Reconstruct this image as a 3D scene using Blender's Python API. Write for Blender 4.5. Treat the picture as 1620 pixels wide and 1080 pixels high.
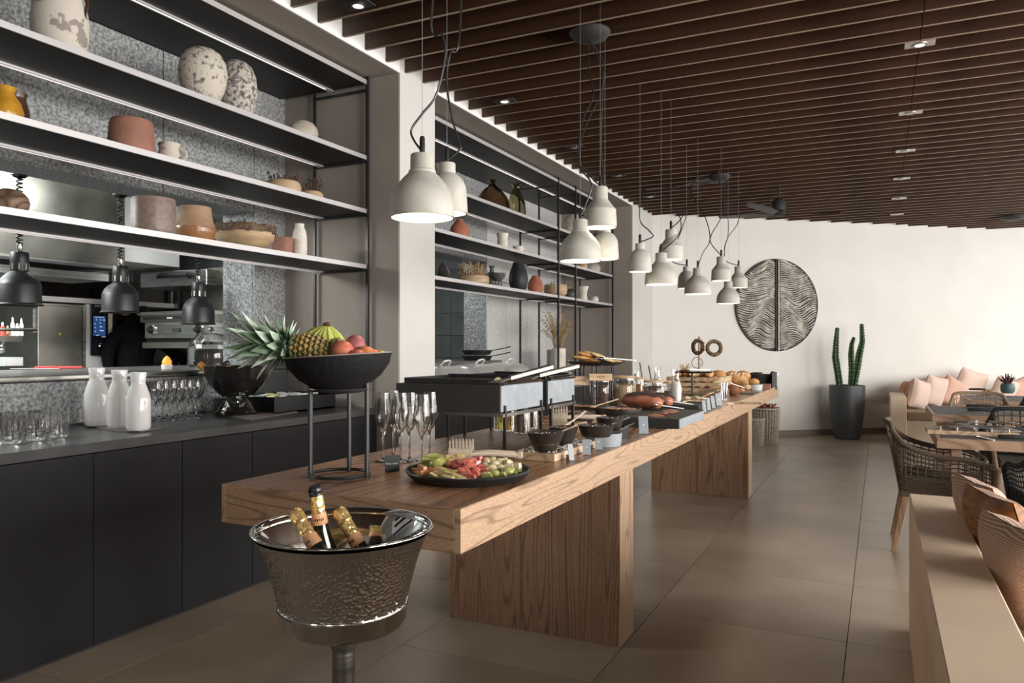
import bpy, math, random
from mathutils import Vector, Matrix, Euler
PI = math.pi
R = random.Random(7)
for o in list(bpy.data.objects): bpy.data.objects.remove(o, do_unlink=True)
scn = bpy.context.scene
COL = scn.collection
# ---------------------------------------------------------------- camera, world, lights, exposure
TH = math.atan(581/1205.0); SN, CS = math.sin(TH), math.cos(TH); FP = 1205.0; EYE = 1.35; HY = 548.0
cd = bpy.data.cameras.new('camera'); cam = bpy.data.objects.new('camera', cd); COL.objects.link(cam)
cam.location = (0, 0, EYE); cam.rotation_euler = (PI/2, 0, TH)
cd.sensor_width = 36.0; cd.lens = 36.0*FP/1620; cd.shift_y = 8/1620.0; cd.clip_start = 0.05
scn.camera = cam
w = bpy.data.worlds.new('daylight'); scn.world = w; w.use_nodes = True
bg = w.node_tree.nodes['Background']; bg.inputs[0].default_value = (0.86, 0.93, 1.0, 1); bg.inputs[1].default_value = 1.0
scn.view_settings.view_transform = 'Standard'; scn.view_settings.look = 'None'
scn.view_settings.exposure = 0.0; scn.view_settings.gamma = 1.0; scn.view_settings.use_curve_mapping = False
def area(name, loc, direction, sx, sy, power, color=(1, 1, 1), spread=PI):
    l = bpy.data.lights.new(name, 'AREA'); l.shape = 'RECTANGLE'; l.size = sx; l.size_y = sy
    l.energy = power; l.color = color; l.spread = spread
    o = bpy.data.objects.new(name, l); COL.objects.link(o); o.location = loc
    o.rotation_euler = Vector(direction).to_track_quat('-Z', 'Y').to_euler(); return o
RX_ = 5.6    # window wall on the right
# daylight in the tall windows of the right-hand wall
for i, yy in enumerate((0.2, 3.0, 5.8, 8.6, 11.4, 14.2)):
    area('window_and_rear_fill', (RX_+0.12, yy, 1.75), (-1, 0, -0.12), 2.4, 2.3, (420, 340, 200, 150, 130, 120)[i], (1.0, 0.965, 0.92))
for xx in (-2.2, 0.3, 2.8): area('window_and_rear_fill', (xx, -3.9, 1.6), (0, 1, 0), 0.9, 2.3, 13, (1.0, 0.96, 0.9))  # added strips behind the camera for streaky steel reflections; rear wall is solid
area('kitchen_fill_light', (-5.3, 1.6, 2.45), (-.1, 1, -.5), 1.4, 0.3, 80, (0.95, 1.0, 0.97))  # added fill for the near faces of the kitchen equipment, no fitting here
area('kitchen_fill_light', (-5.9, 2.4, 2.52), (0, 0, -1), 1.6, 0.5, 34, (0.95, 1.0, 0.97))
area('kitchen_fill_light', (-5.0, 7.2, 2.52), (0, 0.3, -1), 1.2, 0.8, 34, (0.95, 1.0, 0.97))  # added to brighten the dark tiles behind the second opening
area('kitchen_fill_light', (-4.75, 2.6, 2.52), (-1, 0.1, -.7), 2.2, 0.3, 90, (0.95, 1.0, 0.97))  # added front fill to brighten the kitchen steel, no fitting here

# ---------------------------------------------------------------- placing helpers (a sight line met with a real plane)
def ray(px):
    k = (px-810)/FP; return -SN+k*CS, CS+k*SN
def onz(px, py, z):
    t = FP*(EYE-z)/(py-HY); a, b = ray(px); return Vector((a*t, b*t, z))
def onx(px, py, x):
    a, b = ray(px); t = x/a; return Vector((x, b*t, EYE-(py-HY)*t/FP))
def ony(px, py, y):
    a, b = ray(px); t = y/b; return Vector((a*t, y, EYE-(py-HY)*t/FP))
def ond(px, py, t):
    a, b = ray(px); return Vector((a*t, b*t, EYE-(py-HY)*t/FP))
def dep(p): return -SN*p[0]+CS*p[1]
def m_(p, px): return px*dep(p)/FP     # pixels -> metres at that place

# ---------------------------------------------------------------- mesh builder
class M:
    def __init__(s): s.v = []; s.f = []
    def add(s, vs, fs, T=None):
        n = len(s.v)
        s.v += [tuple(T @ Vector(v)) if T else tuple(v) for v in vs]
        s.f += [tuple(i+n for i in q) for q in fs]; return s
    def box(s, c, d, rot=None, tap=1.0):
        x, y, z = d[0]/2, d[1]/2, d[2]/2
        vs = [(sx*x*(tap if k > 0 else 1), sy*y*(tap if k > 0 else 1), k*z) for k in (-1, 1) for sy in (-1, 1) for sx in (-1, 1)]
        T = Matrix.Translation(c)
        if rot is not None: T = T @ Euler(rot).to_matrix().to_4x4()
        return s.add(vs, [(0, 2, 3, 1), (4, 5, 7, 6), (0, 1, 5, 4), (2, 6, 7, 3), (0, 4, 6, 2), (1, 3, 7, 5)], T)
    def bx(s, x0, x1, y0, y1, z0, z1): return s.box(((x0+x1)/2, (y0+y1)/2, (z0+z1)/2), (abs(x1-x0), abs(y1-y0), abs(z1-z0)))
    def lathe(s, prof, n=24, T=None, sx=1, sy=1, wob=0, ph=0):
        vs = []; fs = []; k = len(prof)
        for i in range(n):
            a = 2*PI*i/n; q = 1+wob*math.sin(3*a+ph)
            for r, z in prof: vs.append((r*q*sx*math.cos(a), r*q*sy*math.sin(a), z))
        for i in range(n):
            j = (i+1) % n
            for m in range(k-1):
                fs.append((i*k+m, j*k+m, j*k+m+1, i*k+m+1))
        return s.add(vs, fs, T)
    def tube(s, pts, r, n=8, closed=False, flat=1.0, star=0, samp=0.0):
        pts = [Vector(p) for p in pts]; k = len(pts); rs = r if isinstance(r, (list, tuple)) else [r]*k
        vs = []; fs = []; up = Vector((0, 0, 1)); prev = None
        for i, p in enumerate(pts):
            a = pts[(i-1) % k] if (closed or i > 0) else p; b = pts[(i+1) % k] if (closed or i < k-1) else p
            t = (b-a).normalized() if (b-a).length > 1e-9 else Vector((0, 0, 1))
            if prev is None:
                u = t.cross(up); u = t.cross(Vector((1, 0, 0))) if u.length < 1e-3 else u
            else: u = prev - t*prev.dot(t)
            u.normalize(); v = t.cross(u); prev = u
            for j in range(n):
                an = 2*PI*j/n; q = rs[i]*(1+samp*math.cos(star*an))
                vs.append(p+u*math.cos(an)*q+v*math.sin(an)*q*flat)
        for i in range(k if closed else k-1):
            i2 = (i+1) % k
            for j in range(n):
                j2 = (j+1) % n; fs.append((i*n+j, i*n+j2, i2*n+j2, i2*n+j))
        if not closed: fs.append(tuple(range(n))[::-1]); fs.append(tuple((k-1)*n+j for j in range(n)))
        return s.add(vs, fs)
    def ell(s, c, r, rot=(0, 0, 0), n=14, m=9, wob=0.0):
        if not isinstance(r, (tuple, list)): r = (r, r, r)
        T = Matrix.Translation(c) @ Euler(rot).to_matrix().to_4x4(); vs = [(0, 0, -r[2])]
        for i in range(1, m):
            th = PI*i/m
            for j in range(n):
                a = 2*PI*j/n; q = 1+wob*(math.sin(3*a+i)+math.cos(5*a-2*i))*.5
                vs.append((r[0]*q*math.sin(th)*math.cos(a), r[1]*q*math.sin(th)*math.sin(a), -r[2]*math.cos(th)))
        vs.append((0, 0, r[2])); fs = []; L = len(vs)-1
        for j in range(n):
            j2 = (j+1) % n; fs.append((0, 1+j2, 1+j)); fs.append((L, L-n+j, L-n+j2))
            for i in range(m-2): fs.append((1+i*n+j, 1+i*n+j2, 1+(i+1)*n+j2, 1+(i+1)*n+j))
        return s.add(vs, fs, T)
    def prism(s, poly, z0, z1, T=None):
        n = len(poly); vs = [(x, y, z0) for x, y in poly]+[(x, y, z1) for x, y in poly]
        fs = [tuple(range(n))[::-1], tuple(range(n, 2*n))]+[(i, (i+1) % n, (i+1) % n+n, i+n) for i in range(n)]
        return s.add(vs, fs, T)
    def grid(s, fn, nu, nv, T=None):
        vs = [fn(i/nu, j/nv) for i in range(nu+1) for j in range(nv+1)]
        return s.add(vs, [(i*(nv+1)+j, (i+1)*(nv+1)+j, (i+1)*(nv+1)+j+1, i*(nv+1)+j+1) for i in range(nu) for j in range(nv)], T)
    def me(s, mat, sm=0.6):
        me = bpy.data.meshes.new('mesh'); me.from_pydata(s.v, [], s.f)
        if sm:
            me.polygons.foreach_set('use_smooth', [True]*len(me.polygons)); me.update(); me.set_sharp_from_angle(angle=sm)
        me.materials.append(mat); return me
def link(name, me, parent=None, loc=(0, 0, 0), rot=(0, 0, 0), bevel=0):
    o = bpy.data.objects.new(name, me); COL.objects.link(o); o.location = loc; o.rotation_euler = rot
    if parent: o.parent = parent
    if bevel:
        b = o.modifiers.new('bevel', 'BEVEL'); b.width = bevel; b.segments = 2; b.limit_method = 'ANGLE'; b.angle_limit = 0.7
    return o
def part(parent, name, m, mat, sm=0.6, label=None, loc=(0, 0, 0), rot=(0, 0, 0), bevel=0, stuff=False):
    o = link(name, m.me(mat, sm), parent, loc, rot, bevel)
    if label: o['label'] = label
    if stuff: o['kind'] = 'stuff'
    return o
def tag(o, label, cat, group=None, kind=None):
    o['label'] = label; o['category'] = cat
    if group: o['group'] = group
    if kind: o['kind'] = kind
    return o
def thing(name, label, cat, loc=(0, 0, 0), rz=0, group=None, rot=None):
    o = bpy.data.objects.new(name, None); o.empty_display_size = .05; COL.objects.link(o)
    o.location = loc; o.rotation_euler = rot or (0, 0, rz); return tag(o, label, cat, group)
def single(name, m, mat, label, cat, loc=(0, 0, 0), rot=(0, 0, 0), group=None, sm=0.6, bevel=0, kind=None):
    return tag(link(name, m.me(mat, sm), None, loc, rot, bevel), label, cat, group, kind)
def struct(name, m, mat, sm=0, parent=None, bevel=0):
    o = link(name, m.me(mat, sm), parent, bevel=bevel)
    if not parent: o['kind'] = 'structure'
    return o
def dup(root, loc=None, rot=None, label=None, scale=None):
    def cp(o, par):
        c = o.copy(); COL.objects.link(c); c.parent = par
        for ch in o.children: cp(ch, c)
        return c
    r = cp(root, None)
    if loc is not None: r.location = loc
    if rot is not None: r.rotation_euler = rot
    if label: r['label'] = label
    if scale: r.scale = scale
    return r

def lettering(text, size, mat, parent, loc, rot, ext=.0004, spin=None):
    cu = bpy.data.curves.new('txt', 'FONT'); cu.body = text; cu.size = size; cu.align_x = 'CENTER'; cu.align_y = 'CENTER'; cu.extrude = ext; cu.resolution_u = 2
    tmp = bpy.data.objects.new('tmp_text', cu); COL.objects.link(tmp); dg = bpy.context.evaluated_depsgraph_get(); me = bpy.data.meshes.new_from_object(tmp.evaluated_get(dg))
    bpy.data.objects.remove(tmp, do_unlink=True); me.materials.clear(); me.materials.append(mat)
    o = link('lettering', me, parent, loc, rot); o['kind'] = 'stuff'; return o
# ---------------------------------------------------------------- materials
def P(name, col, rough=.5, metal=0, nz=0, nscale=8, col2=None, bump=0, bscale=60, trans=0, ior=1.45, emit=None, es=0, coat=0, stretch=(1, 1, 1), spec=.5, detail=4, sheen=0, lo=.35, hi=.65, rvar=0):
    mt = bpy.data.materials.new(name); mt.use_nodes = True; nt = mt.node_tree; b = nt.nodes['Principled BSDF']
    I = b.inputs; I['Base Color'].default_value = (*col, 1); I['Roughness'].default_value = rough; I['Metallic'].default_value = metal
    I['Transmission Weight'].default_value = trans; I['IOR'].default_value = ior; I['Coat Weight'].default_value = coat; I['Coat Roughness'].default_value = .08
    I['Specular IOR Level'].default_value = spec; I['Sheen Weight'].default_value = sheen
    if emit: I['Emission Color'].default_value = (*emit, 1); I['Emission Strength'].default_value = es
    def L(a, c): nt.links.new(a, c)
    if nz or bump:
        tc = nt.nodes.new('ShaderNodeTexCoord'); mp = nt.nodes.new('ShaderNodeMapping'); mp.inputs['Scale'].default_value = stretch
        L(tc.outputs['Object'], mp.inputs['Vector'])
    if nz:
        n = nt.nodes.new('ShaderNodeTexNoise'); n.inputs['Scale'].default_value = nscale; n.inputs['Detail'].default_value = detail
        L(mp.outputs[0], n.inputs['Vector']); r = nt.nodes.new('ShaderNodeValToRGB'); r.color_ramp.elements[0].position = lo; r.color_ramp.elements[1].position = hi
        c2 = col2 or tuple(c*(1-nz) for c in col)
        r.color_ramp.elements[0].color = (*c2, 1); r.color_ramp.elements[1].color = (*col, 1)
        L(n.outputs['Fac'], r.inputs['Fac']); L(r.outputs['Color'], b.inputs['Base Color'])
        if rvar:
            mr = nt.nodes.new('ShaderNodeMapRange'); mr.inputs['To Min'].default_value = rough-rvar; mr.inputs['To Max'].default_value = rough+rvar
            L(n.outputs['Fac'], mr.inputs['Value']); L(mr.outputs[0], b.inputs['Roughness'])
    if bump:
        n2 = nt.nodes.new('ShaderNodeTexNoise'); n2.inputs['Scale'].default_value = bscale; n2.inputs['Detail'].default_value = 3
        L(mp.outputs[0], n2.inputs['Vector']); bp = nt.nodes.new('ShaderNodeBump'); bp.inputs['Strength'].default_value = bump; bp.inputs['Distance'].default_value = .01
        L(n2.outputs['Fac'], bp.inputs['Height']); L(bp.outputs[0], b.inputs['Normal'])
    return mt
def wood(name, c1, c2, scale=(1, 1, 1), rough=.4, rings=16, fine=.4, bump=.15, lines=.30, pc=60):
    """grain runs along the axis with the small scale; contour rings give cathedral figure"""
    mt = bpy.data.materials.new(name); mt.use_nodes = True; nt = mt.node_tree; b = nt.nodes['Principled BSDF']; b.inputs['Roughness'].default_value = rough
    def N(t): return nt.nodes.new(t)
    def L(a, c): nt.links.new(a, c)
    tc = N('ShaderNodeTexCoord'); mp = N('ShaderNodeMapping'); mp.inputs['Scale'].default_value = scale; L(tc.outputs['Object'], mp.inputs['Vector'])
    n1 = N('ShaderNodeTexNoise'); n1.inputs['Scale'].default_value = 1.0; n1.inputs['Detail'].default_value = 1.2; n1.inputs['Roughness'].default_value = .35; L(mp.outputs[0], n1.inputs['Vector'])
    mu = N('ShaderNodeMath'); mu.operation = 'MULTIPLY'; mu.inputs[1].default_value = rings; L(n1.outputs['Fac'], mu.inputs[0])
    fr = N('ShaderNodeMath'); fr.operation = 'PINGPONG'; fr.inputs[1].default_value = .5; L(mu.outputs[0], fr.inputs[0])
    r = N('ShaderNodeValToRGB'); r.color_ramp.elements[0].position = 0.0; r.color_ramp.elements[0].color = (*c2, 1)
    r.color_ramp.elements[1].position = lines; r.color_ramp.elements[1].color = (*c1, 1); L(fr.outputs[0], r.inputs['Fac'])
    nz = N('ShaderNodeTexNoise'); mp2 = N('ShaderNodeMapping'); mp2.inputs['Scale'].default_value = tuple(pc*x for x in scale); L(tc.outputs['Object'], mp2.inputs['Vector'])
    L(mp2.outputs[0], nz.inputs['Vector']); nz.inputs['Scale'].default_value = 1.0; nz.inputs['Detail'].default_value = 3
    mx = N('ShaderNodeMix'); mx.data_type = 'RGBA'; mx.blend_type = 'MULTIPLY'; mx.inputs['Factor'].default_value = fine
    r2 = N('ShaderNodeValToRGB'); r2.color_ramp.elements[0].position = .35; r2.color_ramp.elements[0].color = (.35, .3, .25, 1); r2.color_ramp.elements[1].position = .6
    L(nz.outputs['Fac'], r2.inputs['Fac']); L(r.outputs['Color'], mx.inputs['A']); L(r2.outputs['Color'], mx.inputs['B']); L(mx.outputs['Result'], b.inputs['Base Color'])
    bp = N('ShaderNodeBump'); bp.inputs['Strength'].default_value = bump; bp.inputs['Distance'].default_value = .004; L(nz.outputs['Fac'], bp.inputs['Height']); L(bp.outputs[0], b.inputs['Normal'])
    return mt
m = {}
m['plaster'] = P('white_plaster', (.74, .72, .68), .85, nz=.06, nscale=1.5)
m['taupe'] = P('taupe_plaster', (.30, .262, .232), .8, nz=.08, nscale=2, bump=.05, bscale=30)
m['pale'] = P('pale_plaster', (.58, .565, .54), .8, nz=.04, nscale=2)
m['stone'] = P('grey_stone', (.40, .41, .415), .5, nz=.6, nscale=60, col2=(.12, .125, .13), bump=1.0, bscale=60, detail=12, lo=.34, hi=.66)
m['slab'] = P('dark_stone_slab', (.12, .12, .12), .3, nz=.4, nscale=20)
m['tile'] = P('floor_tile', (.40, .32, .245), .30, nz=.35, nscale=1.3, col2=(.28, .22, .165), bump=.012, bscale=160, detail=7, rvar=.03)
m['grout'] = P('floor_grout', (.07, .058, .047), .8)
m['ceil'] = P('dark_ceiling', (.02, .014, .01), .9)
m['slat'] = wood('slat_walnut', (.058, .026, .013), (.036, .016, .008), (.6, 6, 6), .42, 8)
m['slatu'] = wood('slat_underside_lit', (.34, .25, .18), (.25, .18, .125), (.6, 6, 6), .45, 8)  # bounced window light on the slat undersides, put into a lighter wood tone
m['base'] = P('taupe_baseboard', (.26, .215, .18), .5)
m['dtile'] = P('dark_wall_tile', (.15, .17, .172), .35, nz=.3, nscale=4)
m['grout2'] = P('wall_grout', (.2, .21, .21), .8)
m['white'] = P('white_paint', (.8, .79, .77), .6)
m['shelf'] = P('black_steel', (.012, .011, .0105), .5, nz=.25, nscale=3)
m['edge'] = P('brushed_shelf_edge', (.62, .60, .60), .42, .6)
m['led'] = P('led_strip', (1, 1, 1), .5, emit=(1, .88, .83), es=1.5)
m['black'] = P('black_metal', (.02, .02, .021), .35)
m['blackm'] = P('matte_black', (.025, .025, .026), .6)
m['steel'] = P('brushed_steel', (.45, .45, .43), .3, 1, nz=.35, nscale=4, stretch=(1, 1, 12), rvar=.08)
m['steeld'] = P('dark_steel', (.30, .29, .26), .3, 1, nz=.35, nscale=3, rvar=.08)
m['chrome'] = P('chrome', (.75, .74, .72), .07, 1)
m['cab'] = P('charcoal_cabinet', (.015, .0145, .016), .5, spec=.35, nz=.35, nscale=3, stretch=(1, 1, .3), bump=.05, bscale=40)
m['wtop'] = P('graphite_worktop', (.075, .075, .078), .28, nz=.3, nscale=6)
m['oak'] = wood('oak', (.50, .335, .215), (.27, .17, .105), (2.6, .7, 8), .4, 18, .42, lines=.13)
m['oakv'] = wood('oak_shaded', (.33, .20, .122), (.18, .10, .06), (9, 9, .55), .42, 18, .5, lines=.25)  # same oak, shade on the leg fronts put into a darker tone
m['oake'] = wood('oak_lit_side', (.50, .335, .215), (.27, .17, .105), (6, 6, .6), .42, 14, .42, lines=.15)  # same oak in its lit tone, for the leg side strip
m['oaktop'] = wood('oak_top', (.34, .175, .095), (.19, .095, .05), (7, .6, 3), .27, 12, .4, lines=.2)
m['glass'] = P('clear_glass', (1, 1, 1), 0.0, trans=1, ior=1.45)
m['conc'] = P('pale_concrete', (.52, .50, .45), .6, nz=.2, nscale=12, bump=.06, bscale=50)

# ---------------------------------------------------------------- the room shell
XW = -3.98; XF = -3.15; XC = -2.96; YC0, YC1, YD0 = 4.37, 4.83, 9.84; ZS = 3.226; ZSL = 3.245
FW0 = Vector((-2.93, 10.86)); FWD = Vector((.783, .622)).normalized()
fl = struct('floor', M().bx(-8, 6, -4, 20, -.12, -.012), m['grout'])
tm = M().box((0, 0, 0), (.904, .904, .012)).me(m['tile'], 0)
for i in range(-2, 8):
    for j in range(-3, 14):
        x = -1.04+.4535+(i-2)*.9075+.0; y = 3.80+.4535+(j-2)*.9075
        if x > 4.6 or y > 13.6 and x < 0: continue
        if x < -3.4: continue
        o = link('tile', tm, fl, (x, y, -.006))
        o.rotation_euler = (0, 0, PI/2*R.randint(0, 3))
# ceiling and slats
ce = struct('ceiling', M().bx(-8, 6, -4, 20, 3.52, 3.6), m['ceil'])
def far_x_at(y):   # x of the far wall at y
    s = (y-FW0.y)/FWD.y; return FW0.x+FWD.x*s
k = -26
sl_cache = {}
while True:
    y = 3.302+k*.2271; k += 1
    if y > 14.6: break
    x0 = XC+.004 if y < FW0.y else far_x_at(y)+.06
    for (a, b) in ((x0, .226), (.232, RX_)):
        if a >= b-.05: continue
        key = (round(a, 2), b)
        if key not in sl_cache:
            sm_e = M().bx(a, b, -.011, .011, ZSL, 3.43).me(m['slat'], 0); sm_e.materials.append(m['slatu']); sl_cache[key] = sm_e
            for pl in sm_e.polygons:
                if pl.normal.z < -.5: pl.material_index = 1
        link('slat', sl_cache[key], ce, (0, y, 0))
# left wall: stone panels with the two kitchen openings, head at 2.30, sill at 1.17
wl = struct('wall_left', M().bx(XW-.30, XW-.02, -4, 4.06, 2.32, 3.5).bx(XW-.30, XW-.02, 4.09, 4.75, 0, 3.5).bx(XW-.30, XW-.02, 4.75, 7.6, 2.31, 3.5)
            .bx(XW-.30, XW-.02, 7.64, 11.2, 0, 3.5).bx(XW-.30, XW-.02, -4, 7.6, 0, 1.16), m['slab'])
def panel(y0, y1, z0, z1): link('stone_panel', M().bx(XW-.022, XW, y0+.003, y1-.003, z0+.003, z1-.003).me(m['stone'], 0), wl, bevel=.003)
for a, b in ((-1.2, .3), (.3, 1.8), (1.8, 3.3), (3.3, 4.06)): panel(a, b, 2.30, 3.24)
panel(4.06, 4.5, .9, 3.24)
for a, b in ((-1.2, .3), (.3, 1.8), (1.8, 3.3), (3.3, 4.06)): panel(a, b, .9, 1.165)
for a, b in ((4.83, 6.1), (6.1, 7.1), (7.1, 7.61)): panel(a, b, 2.30, 3.24); panel(a, b, .9, 1.165)
m['stonel'] = P('stone_window_lit', (.62, .62, .60), .55, nz=.35, nscale=55, col2=(.33, .33, .325), bump=.5, bscale=60, detail=10, lo=.3, hi=.7)  # same grey stone, window light on the far panels put into the colour
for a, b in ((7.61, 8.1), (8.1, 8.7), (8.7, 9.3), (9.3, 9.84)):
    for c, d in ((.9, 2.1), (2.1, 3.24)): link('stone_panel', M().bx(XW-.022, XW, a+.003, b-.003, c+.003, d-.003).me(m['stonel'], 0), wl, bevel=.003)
link('stone_jamb', M().bx(XW-.30, XW-.022, 4.06, 4.09, 1.17, 2.30).me(m['stone'], 0), wl)
link('stone_jamb', M().bx(XW-.30, XW-.022, 7.61, 7.64, 1.17, 2.30).me(m['stone'], 0), wl)
link('stone_head', M().bx(XW-.30, XW-.022, -1.2, 4.06, 2.30, 2.312).me(m['stone'], 0), wl)
link('stone_head', M().bx(XW-.30, XW-.022, 4.83, 7.61, 2.30, 2.312).me(m['stone'], 0), wl)
# columns + soffit
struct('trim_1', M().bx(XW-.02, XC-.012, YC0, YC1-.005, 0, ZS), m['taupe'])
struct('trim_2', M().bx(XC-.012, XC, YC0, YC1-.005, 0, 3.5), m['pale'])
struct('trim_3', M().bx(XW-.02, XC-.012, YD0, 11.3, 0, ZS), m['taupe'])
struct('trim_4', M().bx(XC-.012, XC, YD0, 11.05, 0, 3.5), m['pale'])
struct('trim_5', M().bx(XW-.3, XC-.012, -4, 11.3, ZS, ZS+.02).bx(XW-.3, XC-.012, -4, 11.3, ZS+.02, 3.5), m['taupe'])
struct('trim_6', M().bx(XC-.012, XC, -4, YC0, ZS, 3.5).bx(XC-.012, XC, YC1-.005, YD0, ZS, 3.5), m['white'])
# far wall at an angle
fa = math.atan2(FWD.y, FWD.x); T = Matrix.Translation((FW0.x, FW0.y, 0)) @ Matrix.Rotation(fa, 4, 'Z')
o = struct('wall_far', M().bx(-.8, 14, 0, .25, 0, 3.52), m['plaster']); o.matrix_world = T
o = struct('baseboard_far', M().bx(-.1, 11.2, -.014, .0, 0, .085), m['base']); o.matrix_world = T
# right wall with windows
wr = M().bx(RX_, RX_+.25, -4, 20, 0, .55).bx(RX_, RX_+.25, -4, 20, 2.95, 3.52)
for yy in (-1.2, 1.6, 4.4, 7.2, 10.0, 12.8, 15.6): wr.bx(RX_, RX_+.25, yy-.2, yy+.2, .55, 2.95)
wr.bx(RX_, RX_+.25, -4, -1.4, .55, 2.95).bx(RX_, RX_+.25, 15.8, 20, .55, 2.95)
struct('wall_right', wr, m['plaster'])
struct('wall_rear', M().bx(-8, 6, -4.2, -4, 0, 3.52), m['taupe'])

# ---------------------------------------------------------------- kitchen room behind the openings
kw = struct('wall_kitchen', M().bx(-7.1, -7.0, -4, 11, 0, 2.6), m['grout2'])
kw3 = struct('wall_kitchen_side', M().bx(-7.0, XW-.31, 5.45, 5.55, 0, 2.56), m['grout2'])
kw2 = struct('wall_kitchen_end', M().bx(-7.0, XW-.31, 8.9, 9.0, 0, 2.56), m['grout2'])
dt = M().box((0, 0, 0), (.012, .594, .294)).me(m['dtile'], 0)
dt2 = M().box((0, 0, 0), (.594, .012, .294)).me(m['dtile'], 0)
for j in range(8):
    z = .15+j*.3
    if z < .9: continue
    for i in range(4): link('wall_tile', dt, kw, (-6.994, 3.3+i*.6, z))
    for i in range(5): link('wall_tile', dt2, kw2, (-6.7+i*.6, 8.894, z)); link('wall_tile', dt2, kw3, (-6.7+i*.6, 5.444, z))
struct('ceiling_kitchen', M().bx(-7.1, XW-.3, -4, 11, 2.56, 2.62), m['white'])
# the pass ledge
st = thing('pass_ledge', 'long dark steel pass ledge below the kitchen opening', 'ledge', (0, 0, 0))
part(st, 'slab', M().bx(-5.05, XW+.055, -1.2, 4.36, 1.168, 1.20), m['slab'], 0, bevel=.004)
part(st, 'nosing', M().bx(XW+.055, XW+.06, -1.2, 4.36, 1.178, 1.192), m['steeld'], 0, label='shiny steel nosing')
st = thing('pass_ledge', 'short dark pass ledge in the opening behind the chafing dishes', 'ledge', (0, 0, 0))
part(st, 'slab', M().bx(-4.6, XW+.19, 4.84, 7.60, 1.168, 1.20), m['slab'], 0, bevel=.004)

# ---------------------------------------------------------------- cabinets and worktops along the left wall
def cabinet(y0, y1, label, first=None):
    t = thing('cabinet', label, 'cabinet', (XF, (y0+y1)/2, 0), group='charcoal cabinets under the worktops')
    h = (y1-y0)/2
    part(t, 'body', M().bx(-.80, -.022, -h+.001, h-.001, .02, .87), m['blackm'], 0)
    part(t, 'door', M().bx(-.02, 0, -h+.0018, h-.0018, .022, .874), m['cab'], 0, bevel=.0012)
    return t
yy = -.65; cl = []
for a, b, lb in ((-.17, .315, 'charcoal cabinet nearest the camera, left of the photo edge'), (.315, .80, 'charcoal cabinet second from the near end of the counter'),
                 (.8, 1.28, 'charcoal cabinet third from the near end of the counter'), (1.28, 1.76, 'charcoal cabinet below the water tumblers, outer one'),
                 (1.76, 2.245, 'wide charcoal cabinet door below the water tumblers'), (2.245, 2.725, 'charcoal cabinet door below the white carafes'),
                 (2.725, 3.20, 'charcoal cabinet door below the cluster of flutes'), (3.20, 3.68, 'charcoal cabinet door behind the left table corner'),
                 (3.68, 4.365, 'charcoal cabinet door beside the taupe column, behind the fruit stand')):
    cabinet(a, b, lb)
n = 0; names2 = ['nearest', 'second', 'third', 'fourth', 'fifth', 'sixth', 'seventh', 'eighth', 'ninth', 'last']
for i in range(10):
    a = 4.835+i*.5; cabinet(a, min(a+.5, 9.835), 'charcoal cabinet of the far counter, %s beyond the white column' % names2[i])
def worktop(y0, y1, label):
    single('worktop', M().bx(XW, XF+.004, y0, y1, .878, .923), m['wtop'], label, 'worktop', bevel=.002, sm=0)
worktop(-.4, YC0-.002, 'long graphite worktop carrying the tumblers, carafes and flutes')
worktop(YC1, YD0-.002, 'graphite worktop of the far counter under the chafing dishes')
for a, b, lb in ((-.4, YC0-.002, 'thin dark plinth under the near cabinets'), (YC1, YD0-.002, 'thin dark plinth under the far cabinets')):
    single('plinth', M().bx(XW+.1, XF-.03, a, b, 0, .021), m['blackm'], lb, 'plinth', sm=0)

# ---------------------------------------------------------------- steel shelf racks
SX0, SX1 = -3.62, -3.21; SH = (1.918, 2.303, 2.674)
def shelf_rack(label, y0, y1, posts, backs, top=3.17):
    t = thing('shelf_rack', label, 'shelf', (0, 0, 0))
    for z in SH:
        s = part(t, 'shelf', M().bx(SX0, SX1, y0, y1, z-.03, z), m['shelf'], 0)
        part(s, 'front_edge', M().bx(SX1, SX1+.004, y0, y1, z-.028, z+.001), m['edge'], 0, label='pale brushed front edge')
        l = part(s, 'light_strip', M().bx(SX0+.014, SX0+.023, y0+.02, y1-.06, z-.036, z-.030), m['led'], 0, label='lit strip under the shelf')
        part(s, 'strip_channel', M().bx(SX0, SX0+.012, y0, y1, z-.042, z-.030).bx(SX0+.026, SX0+.036, y0, y1, z-.040, z-.030), m['edge'], 0)
    s = part(t, 'top_board', M().bx(XW+.03, SX1, y0, y1, top, top+.03), m['shelf'], 0)
    part(s, 'front_edge', M().bx(SX1, SX1+.004, y0, y1, top, top+.031), m['edge'], 0, label='pale brushed front edge')
    part(s, 'light_strip', M().bx(-3.52, -3.505, y0+.02, y1-.06, top-.008, top), m['led'], 0, label='lit strip under the board')
    part(s, 'strip_channel', M().bx(-3.53, -3.52, y0, y1, top-.01, top).bx(-3.505, -3.495, y0, y1, top-.01, top), m['edge'], 0)
    for y in posts: part(t, 'front_post', M().bx(SX1-.006, SX1+.014, y-.01, y+.01, .924, top+.055), m['black'], 0)
    for y in backs: part(t, 'rear_post', M().bx(-3.68, -3.662, y-.009, y+.009, .924, top), m['black'], 0)
    for y in posts:
        for z in SH+(top,): part(t, 'bracket', M().bx(-3.67, SX1-.006, y-.007, y+.007, z-.046, z-.031), m['black'], 0)
    return t
shelf_rack('long black steel shelf rack over the near counter', -.3, 4.325, (4.335,), (4.335,))
shelf_rack('black steel shelf rack over the chafing dish counter', 4.84, 9.76, (7.83, 8.36, 9.74), (7.83, 8.36, 9.74))

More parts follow.
